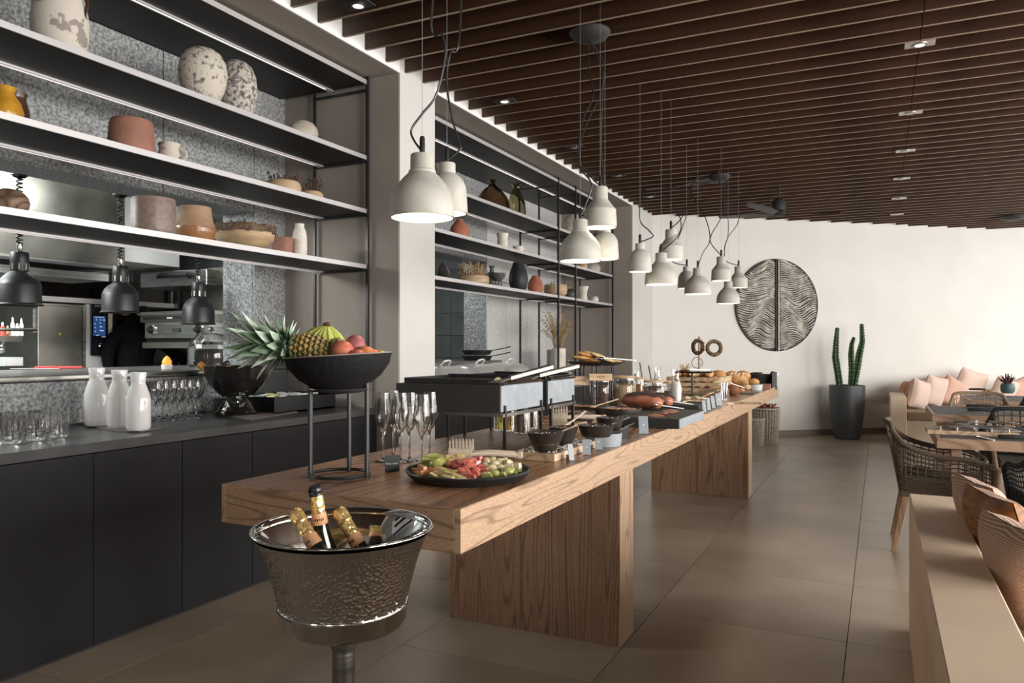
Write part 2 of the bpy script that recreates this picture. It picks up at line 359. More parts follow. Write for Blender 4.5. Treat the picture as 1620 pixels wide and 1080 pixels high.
# ---------------------------------------------------------------- ceramics on the shelves
def cer(name, c, c2=None, rough=.75, nz=.25, sc=14, **k): m[name] = P(name, c, rough, nz=nz, nscale=sc, col2=c2, bump=k.pop('bump', .15), bscale=k.pop('bs', 90), **k); return m[name]
cer('c_cream', (.55, .50, .43), (.40, .35, .29)); cer('c_crackle', (.54, .49, .42), (.13, .12, .11), nz=.8, sc=34, lo=.34, hi=.46, bump=.5)
cer('c_patch', (.55, .50, .44), (.27, .23, .20), nz=.5, sc=11, lo=.385, hi=.41); cer('c_grey', (.50, .45, .40), (.08, .075, .07), nz=.8, sc=46, lo=.36, hi=.56, bump=.6)
cer('c_terra', (.32, .155, .11), (.26, .12, .085)); cer('c_terra2', (.42, .15, .085), (.33, .115, .065), bs=200)
cer('c_mustard', (.52, .27, .03), (.38, .18, .02), rough=.15); cer('c_brown', (.06, .03, .018), rough=.25)
cer('c_mauve', (.27, .20, .165), (.20, .145, .12), rough=.4, sc=40); cer('c_tan', (.46, .32, .21), (.38, .24, .15), rough=.25)
cer('c_tanglaze', (.36, .18, .085), (.28, .13, .06), rough=.12); cer('c_ivory', (.76, .71, .63), rough=.6); cer('c_black', (.03, .03, .031), rough=.5, sc=60)
cer('c_slate', (.11, .11, .105), (.07, .07, .068), rough=.4); cer('c_pink', (.50, .27, .20), (.40, .2, .15))
m['woodbowl'] = P('turned_pale_wood', (.56, .40, .24), .55, nz=.35, nscale=6, stretch=(1, 1, 5)); m['bark'] = P('rough_bark', (.20, .13, .085), .9, nz=.7, nscale=40, bump=1, bscale=60)
m['carved'] = wood('carved_wood', (.26, .16, .105), (.07, .04, .025), (3, 3, 5), .6, 14, .3, lines=.35); m['dried'] = P('dried_flowers', (.12, .065, .045), .9, nz=.5, nscale=90); m['straw'] = P('dried_straw', (.55, .38, .20), .85, nz=.4, nscale=60)
m['smoke'] = P('smoked_glass', (.36, .27, .19), .02, trans=1, ior=1.3); m['olive'] = P('olive_glass', (.52, .50, .36), .02, trans=1, ior=1.3)
def shelfpos(px, z, x=-3.42): p = onx(px, 500, x); p.z = z+.001; return p
def lathe_scaled(prof, r, h): return [(a*r, b*h) for a, b in prof]
def inner(prof, r, h, th=.006):     # hollow profile: outside up, inside down
    o = lathe_scaled(prof, r, h); i = [(max(a-th, .0005), max(b, th) if b < th else b) for a, b in o[::-1]]
    return o+[(a, b) for a, b in i if b > 0]+[(.0, th)]
def pot(name, label, px, zs, wpx, hpx, prof, mat, x=-3.42, cat='vase', open_=True, parts=None, wob=0, rz=0, n=28, group=None):
    p = shelfpos(px, zs, x); r = m_(p, wpx)/2; h = m_(p, hpx)
    b = M().lathe(inner(prof, r, h, min(.006, r*.1)) if open_ else lathe_scaled(prof, r, h), n, wob=wob)
    if parts is None: return single(name, b, m[mat], label, cat, p, (0, 0, rz), group=group)
    t = thing(name, label, cat, p, rz, group=group); part(t, 'body', b, m[mat]); parts(t, r, h); return t
OV = [(.0, 0), (.42, 0), (.62, .06), (.85, .25), (.98, .45), (1, .58), (.93, .76), (.75, .9), (.5, .975), (.36, 1.0)]
EGG = [(0, 0), (.5, 0), (.75, .1), (.95, .33), (1, .5), (.93, .7), (.72, .88), (.45, .97), (.35, 1)]
CYL = [(0, 0), (.93, 0), (.97, .03), (.99, .2), (1, .5), (.98, .9), (.96, 1)]
CUP = [(0, 0), (.80, 0), (.88, .05), (.95, .4), (1, 1)]
def handle(t, r, h, mat, side=1, z0=.3, z1=.8, out=1.45, th=.09, a=0):
    pts = []
    for i in range(9):
        q = PI*i/8; pts.append((side*(r*.9+(out-1)*r*1.1*math.sin(q)), 0, h*(z0+(z1-z0)*i/8)))
    o = part(t, 'handle', M().tube(pts, r*th, 8, flat=1.4), m[mat]); o.rotation_euler.z = a; return o
def dried(t, r, h, mat='dried', k=60, up=.8, seed=1):
    rr = random.Random(seed); b = M()
    for i in range(k):
        a = rr.uniform(0, 2*PI); q = r*math.sqrt(rr.random())*.8; x, y = q*math.cos(a), q*math.sin(a); z1 = h*(.8+up*rr.random())
        b.tube([(x*.6, y*.6, h*.55), (x, y, (h*.55+z1)/2), (x*1.15+rr.uniform(-.01, .01), y*1.15, z1)], .0018, 4); b.ell((x*1.15, y*1.15, z1), rr.uniform(.004, .008), n=5, m=4)
    return part(t, 'dried_flowers', b, m[mat], stuff=True)
VA = TH  # handles turned into view
def jarparts(t, r, h):
    for s in (-1, 1): handle(t, r, h, 'c_brown', s, .42, .80, 1.12, .05, VA)
pot('large_jar', 'tall cream patchy jar with small dark handles on the top shelf', 95, SH[2], 83, 150, [(0, 0), (.70, 0), (.86, .08), (.98, .25), (1, .4), (.92, .56), (.80, .68), (.74, .78), (.80, .88), (.9, 1)], 'c_patch', cat='jar', parts=jarparts)
pot('ovoid_vase', 'cracked cream ovoid vase in front on the top shelf', 321, SH[2], 74, 90, OV, 'c_crackle', x=-3.36)
pot('ovoid_vase', 'grey mottled taller ovoid vase behind the cracked one', 375, SH[2], 62, 100, OV, 'c_grey', x=-3.46)
pot('round_vase', 'small plain cream round vase near the end of the top shelf', 479, SH[2], 48, 38, EGG, 'c_cream')
pot('jug', 'glossy mustard yellow jug at the left edge of the second shelf', 8, SH[1], 52, 62, [(0, 0), (.7, 0), (.95, .2), (1, .38), (.85, .62), (.55, .8), (.5, .88), (.62, 1)], 'c_mustard', cat='jug', parts=lambda t, r, h: handle(t, r, h, 'c_mustard', -1, .45, .9, 1.3, .1, VA))
pot('jar', 'dark brown glazed jar behind the mustard jug', 24, SH[1], 44, 66, [(0, 0), (.9, 0), (1, .2), (.9, .6), (.7, .85), (.72, .92), (.8, 1)], 'c_brown', x=-3.52, cat='jar')
pot('wide_pot', 'wide plain terracotta pot on the second shelf', 208, SH[1], 70, 56, [(0, 0), (.9, 0), (1, .08), (.98, .4), (.92, .85), (.88, .97), (.84, 1)], 'c_terra', x=-3.38, cat='pot')
pot('mug', 'white and brown patchy mug beside the terracotta pot', 268, SH[1], 36, 35, [(0, 0), (.75, 0), (.98, .2), (1, .4), (.85, .7), (.92, .95), (.9, 1)], 'c_patch', cat='mug', x=-3.38, parts=lambda t, r, h: handle(t, r, h, 'c_patch', 1, .2, .8, 1.5, .13, VA))
pot('small_jug', 'small terracotta cup hidden between the pot and the patchy mug', 250, SH[1], 20, 24, CUP, 'c_terra', x=-3.5, cat='cup')
WB = [(0, 0), (.62, 0), (.85, .12), (.98, .42), (1, .62), (.93, .9), (.86, 1)]
pot('wooden_bowl', 'turned pale wooden bowl with dried flowers, second shelf end', 448, SH[1], 56, 23, WB, 'woodbowl', cat='bowl', parts=lambda t, r, h: dried(t, r, h, seed=3))
pot('wooden_bowl', 'smaller pale wooden bowl of dried flowers next to the rear post', 493, SH[1], 38, 22, WB, 'woodbowl', cat='bowl', x=-3.48, parts=lambda t, r, h: dried(t, r, h, seed=4, up=1.2))
pot('carved_vase', 'brown carved wooden ball vase at the left of the lowest shelf', 14, SH[0], 58, 42, EGG, 'carved')
pot('cylinder_pot', 'mauve brown speckled cylinder pot on the lowest shelf', 243, SH[0], 66, 58, CYL, 'c_mauve', x=-3.36, cat='pot')
pot('glazed_vase', 'tan vase with a glossy amber belly on the lowest shelf', 309, SH[0], 62, 56, [(0, 0), (.70, 0), (.86, .08), (1, .3), (.99, .42)], 'c_tanglaze', x=-3.38, open_=False,
    parts=lambda t, r, h: part(t, 'upper_body', M().lathe([(r*.992, h*.42), (r*.93, h*.5), (r*.83, h*.7), (r*.78, h*.97), (r*.75, h), (r*.72, h), (r*.75, h*.8), (r*.9, h*.45)], 28), m['c_tan'], label='matt tan upper part'))
def liveedge(t, r, h):
    b = M(); rr = random.Random(5); n = 56; vs = []
    for i in range(n):
        a = 2*PI*i/n; q = r*(1+.02*math.sin(5*a)+rr.uniform(-.012, .012)); zz = h*(.95+rr.uniform(-.03, .08)); z0 = h*(.66+rr.uniform(-.05, .05))
        vs += [(q*.985*math.cos(a), q*.985*math.sin(a), z0), (q*1.01*math.cos(a), q*1.01*math.sin(a), (z0+zz)/2), (q*.99*math.cos(a), q*.99*math.sin(a), zz), (q*.92*math.cos(a), q*.92*math.sin(a), zz-.003)]
    fs = [(i*4+j, ((i+1) % n)*4+j, ((i+1) % n)*4+j+1, i*4+j+1) for i in range(n) for j in range(3)]
    part(t, 'bark_rim', b.add(vs, fs), m['bark'], label='rough brown bark rim'); dried(t, r*.5, h, k=30, up=.45, seed=8)
pot('live_edge_bowl', 'wide pale wooden bowl with a bark rim on the lowest shelf', 387, SH[0], 98, 38, [(0, 0), (.45, 0), (.72, .15), (.9, .45), (.97, .75), (.98, .9), (.95, .96)], 'woodbowl', x=-3.38, cat='bowl', parts=liveedge)
pot('cup', 'terracotta cup tucked behind the bark rimmed bowl', 447, SH[0], 34, 30, CUP, 'c_terra', x=-3.42, cat='cup')
pot('tall_cup', 'dark terracotta beaker behind the white bottle', 462, SH[0], 26, 36, CUP, 'c_terra', x=-3.55, cat='cup')
pot('bottle_vase', 'slim ivory bottle vase at the end of the lowest shelf', 474, SH[0], 23, 54, [(0, 0), (.92, 0), (1, .04), (1, .6), (.86, .78), (.62, .9), (.6, .97), (.66, 1)], 'c_ivory', x=-3.36)
# second rack
def figjug(t, r, h):
    handle(t, r, h, 'c_cream', 1, .55, .95, 1.2, .1, VA)
pot('pitcher', 'cream pitcher on the far rack beside the white column, behind lamps', 697, SH[2], 22, 46, [(0, 0), (.8, 0), (1, .3), (.8, .6), (.7, .75), (.9, 1)], 'c_cream', cat='pitcher', parts=figjug)
pot('glass_flask', 'squat smoked glass flask on the far rack', 779, SH[2], 56, 50, [(0, 0), (.8, 0), (.97, .06), (1, .16), (.86, .42), (.55, .66), (.24, .80), (.17, .88), (.17, .95), (.26, 1)], 'smoke', cat='flask')
pot('glass_bottle', 'tall olive glass bottle next to the squat flask', 817, SH[2], 32, 56, [(0, 0), (.9, 0), (1, .08), (.85, .5), (.5, .8), (.34, .88), (.38, .95), (.5, 1)], 'olive', cat='bottle')
pot('round_vase', 'cream round vase partly hidden by the hanging lamps', 908, SH[2], 38, 40, EGG, 'c_cream')
pot('bowl', 'dark round bowl behind the hanging lamps on the far rack', 944, SH[2], 26, 20, WB, 'c_brown', cat='bowl', parts=lambda t, r, h: dried(t, r, h, k=30, seed=9))
pot('round_vase', 'terracotta round vase on the second shelf of the far rack', 727, SH[1], 31, 34, [(0, 0), (.5, 0), (.85, .15), (1, .4), (.9, .65), (.5, .88), (.3, .96), (.34, 1)], 'c_terra2')
pot('narrow_vase', 'waisted ivory vase on the second shelf of the far rack', 795, SH[1], 21, 29, [(0, 0), (1, 0), (.95, .1), (.8, .4), (.76, .7), (.9, .96), (.92, 1)], 'c_ivory')
pot('mug', 'small ivory mug beside the waisted ivory vase', 820, SH[1], 17, 15, CYL, 'c_ivory', cat='mug', parts=lambda t, r, h: handle(t, r, h, 'c_ivory', 1, .2, .8, 1.5, .15, VA))
pot('bowl', 'small tan bowl between the paired posts of the far rack', 897, SH[1], 20, 11, WB, 'c_tan', cat='bowl', open_=True)
pot('bowl', 'tan bowl right of the paired posts, second shelf', 921, SH[1], 18, 14, WB, 'c_tan', cat='bowl')
pot('round_vase', 'pale speckled round pot right of the paired posts', 938, SH[1], 24, 18, EGG, 'c_cream')
t = thing('bowl', 'dark grey bowl tipped on its side, lowest shelf of the far rack', 'bowl', shelfpos(705, SH[0])+Vector((0, 0, .075)), rot=(0, PI*.36, TH))
part(t, 'body', M().lathe([(0, -.05), (.05, -.05), (.085, -.02), (.1, .03), (.094, .03), (.08, -.015), (0, -.042)], 28), m['c_slate']); part(t, 'foot_ring', M().lathe([(.03, -.07), (.04, -.07), (.045, -.05), (.035, -.05)], 20), m['c_slate'])
def basketdry(t, r, h): dried(t, r, h, 'straw', 170, 1.8, 11)
pot('shallow_basket', 'shallow pale wooden dish heaped with dried flowers', 748, SH[0], 52, 13, [(0, 0), (.9, 0), (1, .2), (.98, .9), (.94, 1)], 'woodbowl', cat='dish', parts=basketdry, x=-3.36)
pot('bottle_vase', 'grey round bottle vase behind the three-legged bowl', 778, SH[0], 26, 38, [(0, 0), (.6, 0), (.95, .25), (1, .45), (.7, .68), (.28, .76), (.24, .9), (.42, 1)], 'c_slate', x=-3.52)
def tripod(t, r, h):
    for i in range(3):
        a = i*2.09+.5; part(t, 'leg', M().tube([(r*.45*math.cos(a), r*.45*math.sin(a), h*.5), (r*.5*math.cos(a), r*.5*math.sin(a), 0)], .007, 6), m['c_slate'])
pot('footed_bowl', 'grey bowl standing on three short legs', 787, SH[0], 26, 22, [(0, .45), (.5, .45), (.9, .7), (1, .95), (.95, 1)], 'c_slate', x=-3.3, cat='bowl', open_=False, parts=tripod)
pot('large_vase', 'big matt black ovoid vase on the lowest far shelf', 820, SH[0], 31, 46, [(0, 0), (.62, 0), (.72, .04), (.97, .3), (1, .45), (.85, .72), (.6, .92), (.55, 1)], 'c_black', x=-3.38)
pot('round_vase', 'rust terracotta vase right of the big black vase', 847, SH[0], 25, 29, [(0, 0), (.55, 0), (.9, .2), (1, .42), (.85, .7), (.45, .93), (.4, 1)], 'c_terra2', x=-3.36)
pot('wooden_bowl', 'wide pale wooden bowl behind the paired posts', 879, SH[0], 37, 19, [(0, 0), (.7, 0), (.95, .25), (1, .6), (.97, 1)], 'woodbowl', x=-3.36, cat='bowl', parts=lambda t, r, h: dried(t, r, h, k=25, up=.6, seed=12))
pot('round_vase', 'small slate round vase between the paired posts', 903, SH[0], 21, 18, EGG, 'c_slate', x=-3.4)
pot('small_vase', 'little pink neck vase behind the slate round one', 899, SH[0], 10, 22, CUP, 'c_pink', x=-3.55)
pot('trumpet_vase', 'cream trumpet vase at the end of the lowest shelf', 922, SH[0], 19, 24, [(0, 0), (.85, 0), (.8, .1), (.68, .4), (.75, .7), (1, .97), (.98, 1)], 'c_ivory', x=-3.38)
pot('ball_vase', 'tiny ivory ball vase, last on the lowest shelf', 940, SH[0], 14, 11, EGG, 'c_ivory', x=-3.36)

# ---------------------------------------------------------------- kitchen equipment seen through the opening
def kb(px0, py0, px1, py1, x, d, b=None):
    """box whose front face lies in the plane x and covers those sight lines"""
    a = onx(px0, py0, x); c = onx(px1, py1, x); e = onx(px0, py1, x); zt = a.z; zb = onx((px0+px1)/2, py1, x).z; zt = onx((px0+px1)/2, py0, x).z
    return (b or M()).bx(x-d, x, a.y, c.y, zb, zt)
def ky(px0, py0, px1, py1, y, d, b=None):
    pm = (px0+px1)/2; return (b or M()).bx(ony(px0, py0, y).x, ony(px1, py1, y).x, y, y+d, ony(pm, py1, y).z, ony(pm, py0, y).z)
t = thing('extractor_hood', 'large brushed steel extractor hood behind the near opening', 'hood')
part(t, 'canopy', kb(-60, 245, 197, 408, -5.35, .9), m['steeld'], 0, bevel=.004); part(t, 'rim', kb(-60, 408, 197, 414, -5.34, .9), m['steel'], 0)
part(t, 'side_box', kb(198, 310, 284, 418, -5.5, .7), P('lit_hood_side', (.72, .73, .71), .4, .25), 0, label='pale lit steel side box', bevel=.004)  # kitchen light on the box side put into a paler steel colour
part(t, 'filter_slot', kb(0, 412, 150, 416, -5.33, .02), m['black'], 0)
t = thing('steel_shelf', 'upper steel kitchen shelf under the extractor hood', 'shelf')
part(t, 'board', kb(-40, 424, 172, 436, -5.45, .45), m['steel'], 0); part(t, 'back_panel', kb(-40, 416, 172, 424, -5.88, .02), m['steeld'], 0)
t = thing('steel_shelf', 'bright steel shelf holding the stacked plates', 'shelf')
part(t, 'board', kb(-40, 471, 283, 479, -6.3, .45), P('lit_steel', (.8, .78, .76), .45, .2), 0)  # shelf steel lightened in colour to stand for kitchen light
part(t, 'upright', kb(281, 400, 284, 600, -6.25, .05), m['steel'], 0)
pd = P('dark_plate', (.03, .025, .022), .3); pl_ = P('grey_plate', (.35, .33, .30), .35, nz=.2, nscale=20)
sh = onx(120, 471, -6.3).z
def stack(px, n, r, mat, lb, grp, x=-6.5, h=.017, z0=None):
    p = onx(px, 471, x); r *= 1.0; z = (z0 if z0 is not None else onx(120, 471, -6.3).z)+.002
    me = M().lathe([(0, 0), (r*.6, 0), (r*.95, h*.7), (r, h*1.0), (r*.9, h*.85), (0, h*.35)], 24).me(mat)
    for i in range(n):
        o = link('plate', me, None, (p.x+R.uniform(-.004, .004), p.y+R.uniform(-.004, .004), z+i*h)); tag(o, lb, 'plate', grp)
for q, (px, n) in enumerate(((60, 9), (92, 10), (124, 11), (156, 10))): stack(px, n, .135, pd, 'dark plate in the %s stack on the bright kitchen shelf' % ('first', 'second', 'third', 'fourth')[q], 'dark plates, %s stack' % ('first', 'second', 'third', 'fourth')[q])
stack(228, 11, .19, pl_, 'grey plate in the wide stack right of the middle heat lamp', 'grey plates in the wide stack')
p = onx(268, 471, -6.5); t = thing('saucepan', 'small dark pan at the end of the bright kitchen shelf', 'pan', (p.x, p.y, sh+.002))
part(t, 'body', M().lathe([(0, 0), (.08, 0), (.085, .13), (.08, .13), (.075, .008), (0, .008)], 24), m['black']); part(t, 'handle', M().tube([(.08, 0, .12), (.22, .05, .16)], .009, 6), m['black'])
# combi oven
t = thing('combi_oven', 'steel combination oven with a black touch panel', 'oven')
part(t, 'body', kb(60, 482, 181, 640, -6.25, .6), m['steeld'], 0)
part(t, 'door', kb(60, 484, 130, 582, -6.23, .02), m['steeld'], 0, bevel=.003); part(t, 'door_edge', kb(131, 484, 136, 584, -6.225, .03), m['steel'], 0)
part(t, 'front_frame', kb(137, 482, 178, 584, -6.22, .03), P('lit_white_steel', (.75, .75, .73), .35, .3), 0)  # brightly lit oven frame: the light is put into the colour
cp = part(t, 'control_panel', kb(144, 481, 171, 562, -6.205, .015), P('black_gloss', (.012, .014, .02), .12), 0, bevel=.002)
part(cp, 'touch_screen', kb(148, 500, 167, 531, -6.202, .003), P('blue_screen', (.02, .05, .12), .2, emit=(.03, .10, .30), es=.55), 0)
ic = M(); mg = P('screen_glyph', (.8, .85, .9), .4, emit=(.7, .8, 1), es=.5)
for px, py, w_, h_ in [(149.5+i*2.6, 501, 1.5, 1.2) for i in range(6)]+[(152, 505, 2, 1.5), (158, 505, 2, 1.5), (163.5, 505, 2.5, 2), (150, 511, 1.2, 2), (158, 510, 1.5, 1.5), (158, 516, 4, 1.4), (158, 522, 6, 1.6), (150, 517, 1.2, 2), (150, 523, 1.5, 2), (152, 529.5, 5, 1), (161, 532, 6, 1.2)]: kb(px, py, px+w_, py+h_, -6.201, .002, ic)
part(cp, 'display_marks', ic, mg, 0, stuff=True)
part(cp, 'name_plate', kb(150, 482.5, 163, 485.5, -6.202, .002), m['steel'], 0)
q = onx(159, 547, -6.2); part(cp, 'dial', M().lathe([(.022, 0), (.030, 0), (.030, .022), (.022, .026), (.018, .02)], 24, T=Matrix.Translation(q) @ Matrix.Rotation(PI/2, 4, 'Y')), m['chrome'])
part(t, 'vent_strip', kb(171.5, 497, 177, 556, -6.205, .015), P('ivory_strip', (.75, .7, .6), .5), 0)
q = onx(94.5, 528, -6.225); part(t, 'warning_sticker', M().add([(q.x, q.y-.012, q.z-.008), (q.x, q.y+.012, q.z-.008), (q.x, q.y, q.z+.016), (q.x+.002, q.y-.012, q.z-.008), (q.x+.002, q.y+.012, q.z-.008), (q.x+.002, q.y, q.z+.016)], [(3, 4, 5), (0, 3, 5, 2), (1, 4, 3, 0), (2, 5, 4, 1)]), P('warning_yellow', (.8, .55, .08), .5), 0)
# rack oven behind the cook
t = thing('tray_rack', 'dark open rack oven behind the cook', 'rack')
part(t, 'frame', kb(180, 484, 184, 620, -6.25, .4).add(*(lambda b: (b.v, b.f))(kb(226, 484, 232, 620, -6.25, .4))), m['black'], 0); part(t, 'back', kb(180, 484, 232, 620, -6.6, .02), m['blackm'], 0)
for py in (503, 516, 528, 540, 558, 575): part(t, 'tray', kb(184, py, 226, py+2.2, -6.28, .35), P('dark_tray', (.10, .06, .035), .4, .6) if py == 503 else bpy.data.materials['dark_tray'], 0)
# grill / salamander
YS = 4.62; t = thing('salamander_grill', 'steel salamander grill with a long handle and two knobs', 'grill')
part(t, 'hood', ky(222, 428, 327, 453, YS, .45), m['steel'], 0, bevel=.005)
part(t, 'grip', M().tube([ony(250, 438, YS-.0), ony(254, 435, YS-.05), ony(275, 434, YS-.06), ony(296, 434, YS-.05), ony(300, 437, YS)], .017, 10), m['black'])
part(t, 'side_arm', ky(329, 422, 389, 450, YS+.1, .3), m['steeld'], 0, label='riveted dark side arm')
for px, py in ((337, 432), (355, 428), (355, 434), (372, 430), (372, 436)): part(t, 'rivet', M().ell(ony(px, py, YS+.1), .006, n=8, m=6), m['chrome'])
part(t, 'base_top', ky(217, 492, 333, 497, YS-.02, .5), m['steel'], 0); part(t, 'light_bar', ky(222, 497, 333, 509, YS-.005, .45), m['steeld'], 0); part(t, 'slot', ky(226, 500, 300, 505, YS-.008, .01), m['black'], 0)
for k in range(4): part(t, 'indicator', ky(264+k*2.2, 501.5, 265.5+k*2.2, 504, YS-.011, .004), m['white'], 0)
fr = part(t, 'front_panel', ky(229, 509, 331, 535, YS, .4), m['steel'], 0, bevel=.003)
for px in (241.5, 315):
    q = ony(px, 521.5, YS); Tk = Matrix.Translation(q) @ Matrix.Rotation(PI/2, 4, 'X'); k_ = part(t, 'knob', M().lathe([(.034, 0), (.034, .012), (.028, .02), (.022, .045), (0, .048)], 24, T=Tk), m['black']); part(k_, 'bezel', M().lathe([(.034, 0), (.048, 0), (.048, .01), (.034, .014)], 28, T=Tk), m['chrome'])
part(t, 'badge', ky(273, 519.5, 285, 525, YS-.005, .006), m['black'], 0)
part(t, 'badge_text', ky(275, 521.5, 283, 523, YS-.007, .003), m['steel'], 0)
part(t, 'lower_gap', ky(232, 535, 390, 541, YS+.05, .3), m['blackm'], 0); part(t, 'lower_shelf', ky(225, 541, 345, 551, YS-.02, .4), m['steel'], 0, bevel=.003)
part(t, 'back_plate', ky(290, 452, 391, 500, YS+.42, .02), m['steeld'], 0); part(t, 'burner_bar', ky(300, 498, 391, 507, YS+.38, .04), m['steel'], 0)
for px, y0, y1 in ((357, 474, 489), (376, 462, 482)): part(t, 'slot_bar', ky(px, y0, px+2.5, y1, YS+.41, .01), m['chrome'], 0)
part(t, 'splash_guard', ky(333, 507, 391, 535, YS+.36, .02), P('lit_panel', (.70, .73, .72), .45, .1), 0, label='bright steel splash guard'); part(t, 'side_post', ky(389.5, 420, 392, 600, YS+.3, .05), m['steel'], 0)  # guard steel made paler, the light on it is in the colour
# left prep corner
t = thing('worktable', 'steel prep table below the openings of the kitchen', 'table'); part(t, 'top', kb(-40, 584, 300, 590, -5.2, .4), m['steeld'], 0); part(t, 'front', kb(-40, 590, 300, 640, -5.3, .1), m['steeld'], 0)
t = thing('wire_rack', 'steel wall rack of small bottles at the left edge', 'rack'); part(t, 'rail', M().tube([onx(-10, 521, -5.5), onx(58, 521, -5.5)], .012, 8), m['steel']); part(t, 'post', kb(56, 488, 59, 526, -5.5, .03), m['steel'], 0); part(t, 'board', kb(-10, 531, 36, 540, -5.6, .2), m['steeld'], 0)
for i, (px, py, w_, h_, c, lb) in enumerate(((4, 531, 7, 22, (.5, .05, .04), 'small red sauce bottle on the wall rack'), (12, 531, 6, 16, (.6, .2, .08), 'small orange pot on the wall rack'), (20, 531, 6, 30, (.75, .72, .65), 'white squeeze bottle on the wall rack, left one'), (27, 531, 8, 20, (.7, .7, .68), 'small white tub on the wall rack'), (34, 531, 6, 28, (.6, .58, .55), 'white squeeze bottle on the wall rack, right one'))):
    q = onx(px, py, -5.68); r_ = m_(q, w_)/2; h2 = m_(q, h_); t = thing('sauce_bottle', lb, 'bottle', q)
    part(t, 'body', M().lathe([(0, 0), (r_, 0), (r_, h2*.6), (r_*.5, h2*.75)], 14), P('sauce%d' % i, c, .4)); part(t, 'cap', M().lathe([(r_*.5, h2*.75), (r_*.4, h2*.95), (0, h2)], 12), m['white'])
single('box', kb(6, 565, 37, 579, -5.15, .2), P('pale_steel', (.5, .52, .52), .35, .5), 'pale steel box at the left end of the pass', 'box', sm=0, bevel=.003)
q = onx(0, 552, -5.0); single('mixer_knob', M().tube([(0, 0, 0), (.02, .04, .10)], .006, 8).ell((0, 0, 0), .03), m['chrome'], 'small chrome tap lever at the left edge', 'tap', q)
# things on the pass
c_ = onz(28, 580, 1.20); single('paper_pad', M().bx(-.11, .11, -.16, .16, 0, .014), P('paper', (.75, .74, .72), .8), 'white pad of papers on the pass at the left', 'paper', (-4.35, 1.78, 1.201), (0, 0, .1), sm=0)
for lb, px in (('red handled knife lying on the pass, left one', 74), ('red handled knife lying on the pass, right one', 112)):
    q = onz(px, 583.5, 1.2); t = thing('knife', lb, 'knife', (q.x, q.y, 1.203), 1.2); part(t, 'handle', M().box((0, 0, .008), (.14, .022, .016)), P('red_plastic', (.55, .04, .04), .4), bevel=.004); part(t, 'blade', M().box((-.14, 0, .004), (.14, .025, .002)), m['steel'], 0)
q = onz(264, 584, 1.2); t = thing('candle', 'small orange candle in a glass cup on the pass', 'candle', (q.x, q.y, 1.201)); part(t, 'cup', M().lathe([(0, 0), (.032, 0), (.036, .03), (.033, .03), (.03, .004), (0, .004)], 20), P('frosted', (.7, .7, .7), .4)); part(t, 'flame_cap', M().lathe([(.028, .03), (.03, .05), (.018, .075), (0, .09)], 16), P('orange_wax', (.85, .35, .05), .4, emit=(1, .35, .05), es=.4), label='orange pointed top')
# cook
def cook():
    q = onx(214, 548, -6.08); b = bpy.data.meshes.new('mesh')
    J = [((0, 0, .95), .17), ((0, 0, 1.15), .165), ((0, 0, 1.35), .185), ((0, 0, 1.47), .17), ((.02, -.06, 1.55), .065), ((.03, -.11, 1.60), .062),
         ((-.02, -.17, 1.46), .075), ((-.05, -.24, 1.28), .058), ((-.02, -.25, 1.14), .045), ((.08, -.22, 1.02), .036),
         ((.02, .17, 1.46), .075), ((.12, .32, 1.30), .058), ((.22, .38, 1.20), .05), ((.30, .50, 1.24), .036),
         ((0, -.10, .85), .10), ((0, -.10, .48), .075), ((-.01, -.10, .06), .05), ((0, .10, .85), .10), ((0, .10, .48), .075), ((-.01, .10, .06), .05), ((.13, -.11, .04), .035), ((.13, .11, .04), .035)]
    E_ = [(0, 1), (1, 2), (2, 3), (3, 4), (4, 5), (3, 6), (6, 7), (7, 8), (8, 9), (3, 10), (10, 11), (11, 12), (12, 13), (0, 14), (14, 15), (15, 16), (0, 17), (17, 18), (18, 19), (16, 20), (19, 21)]
    t = thing('person', 'cook in a black shirt seen from behind in the kitchen', 'person', (q.x, q.y, 0))
    b.from_pydata([j[0] for j in J], E_, []); o = bpy.data.objects.new('body', b); COL.objects.link(o); o.parent = t
    sk = o.modifiers.new('skin', 'SKIN'); sv = b.skin_vertices[0].data
    for i, j in enumerate(J): sv[i].radius = (j[1]*.8, j[1]) if i in (0, 1, 2, 3) else (j[1], j[1])
    sv[0].use_root = True; o.modifiers.new('sub', 'SUBSURF').levels = 2; o.modifiers['sub'].render_levels = 2
    b.materials.append(P('black_shirt', (.005, .005, .005), .95, spec=.1))
    sk2 = P('skin', (.42, .22, .14), .55)
    part(t, 'head', M().ell((.04, -.13, 1.74), (.092, .078, .115), n=20, m=14), sk2); part(t, 'hair', M().ell((.045, -.13, 1.765), (.095, .084, .105), n=20, m=14), P('dark_hair', (.02, .014, .01), .7))
    for nm, a, e in (('left', (.08, -.22, 1.02), (.12, -.20, .94)), ('right', (.29, .47, 1.235), (.36, .56, 1.22))):
        a = Vector(a); e = Vector(e); d_ = (e-a); f_ = d_.normalized(); u = f_.cross(Vector((0, 0, 1))).normalized()
        if nm == 'left': u = Vector((0, 1, 0))
        h = M().tube([a, a+d_*.5], [.03, .028], 10).ell(a+d_*.75, (.035, .032, .026), n=12, m=8)
        for i in range(4): s0 = a+d_*.9+u*(i-1.5)*.016; h.tube([s0, s0+f_*(.035+.006*(i in (1, 2))), s0+f_*.055-Vector((0, 0, .015))], [.008, .0075, .006], 6)
        h.tube([a+d_*.6+u*.02, a+d_*.8+u*.045, a+d_*1.0+u*.045], [.009, .008, .006], 6); part(t, 'hand', h, sk2)
cook()
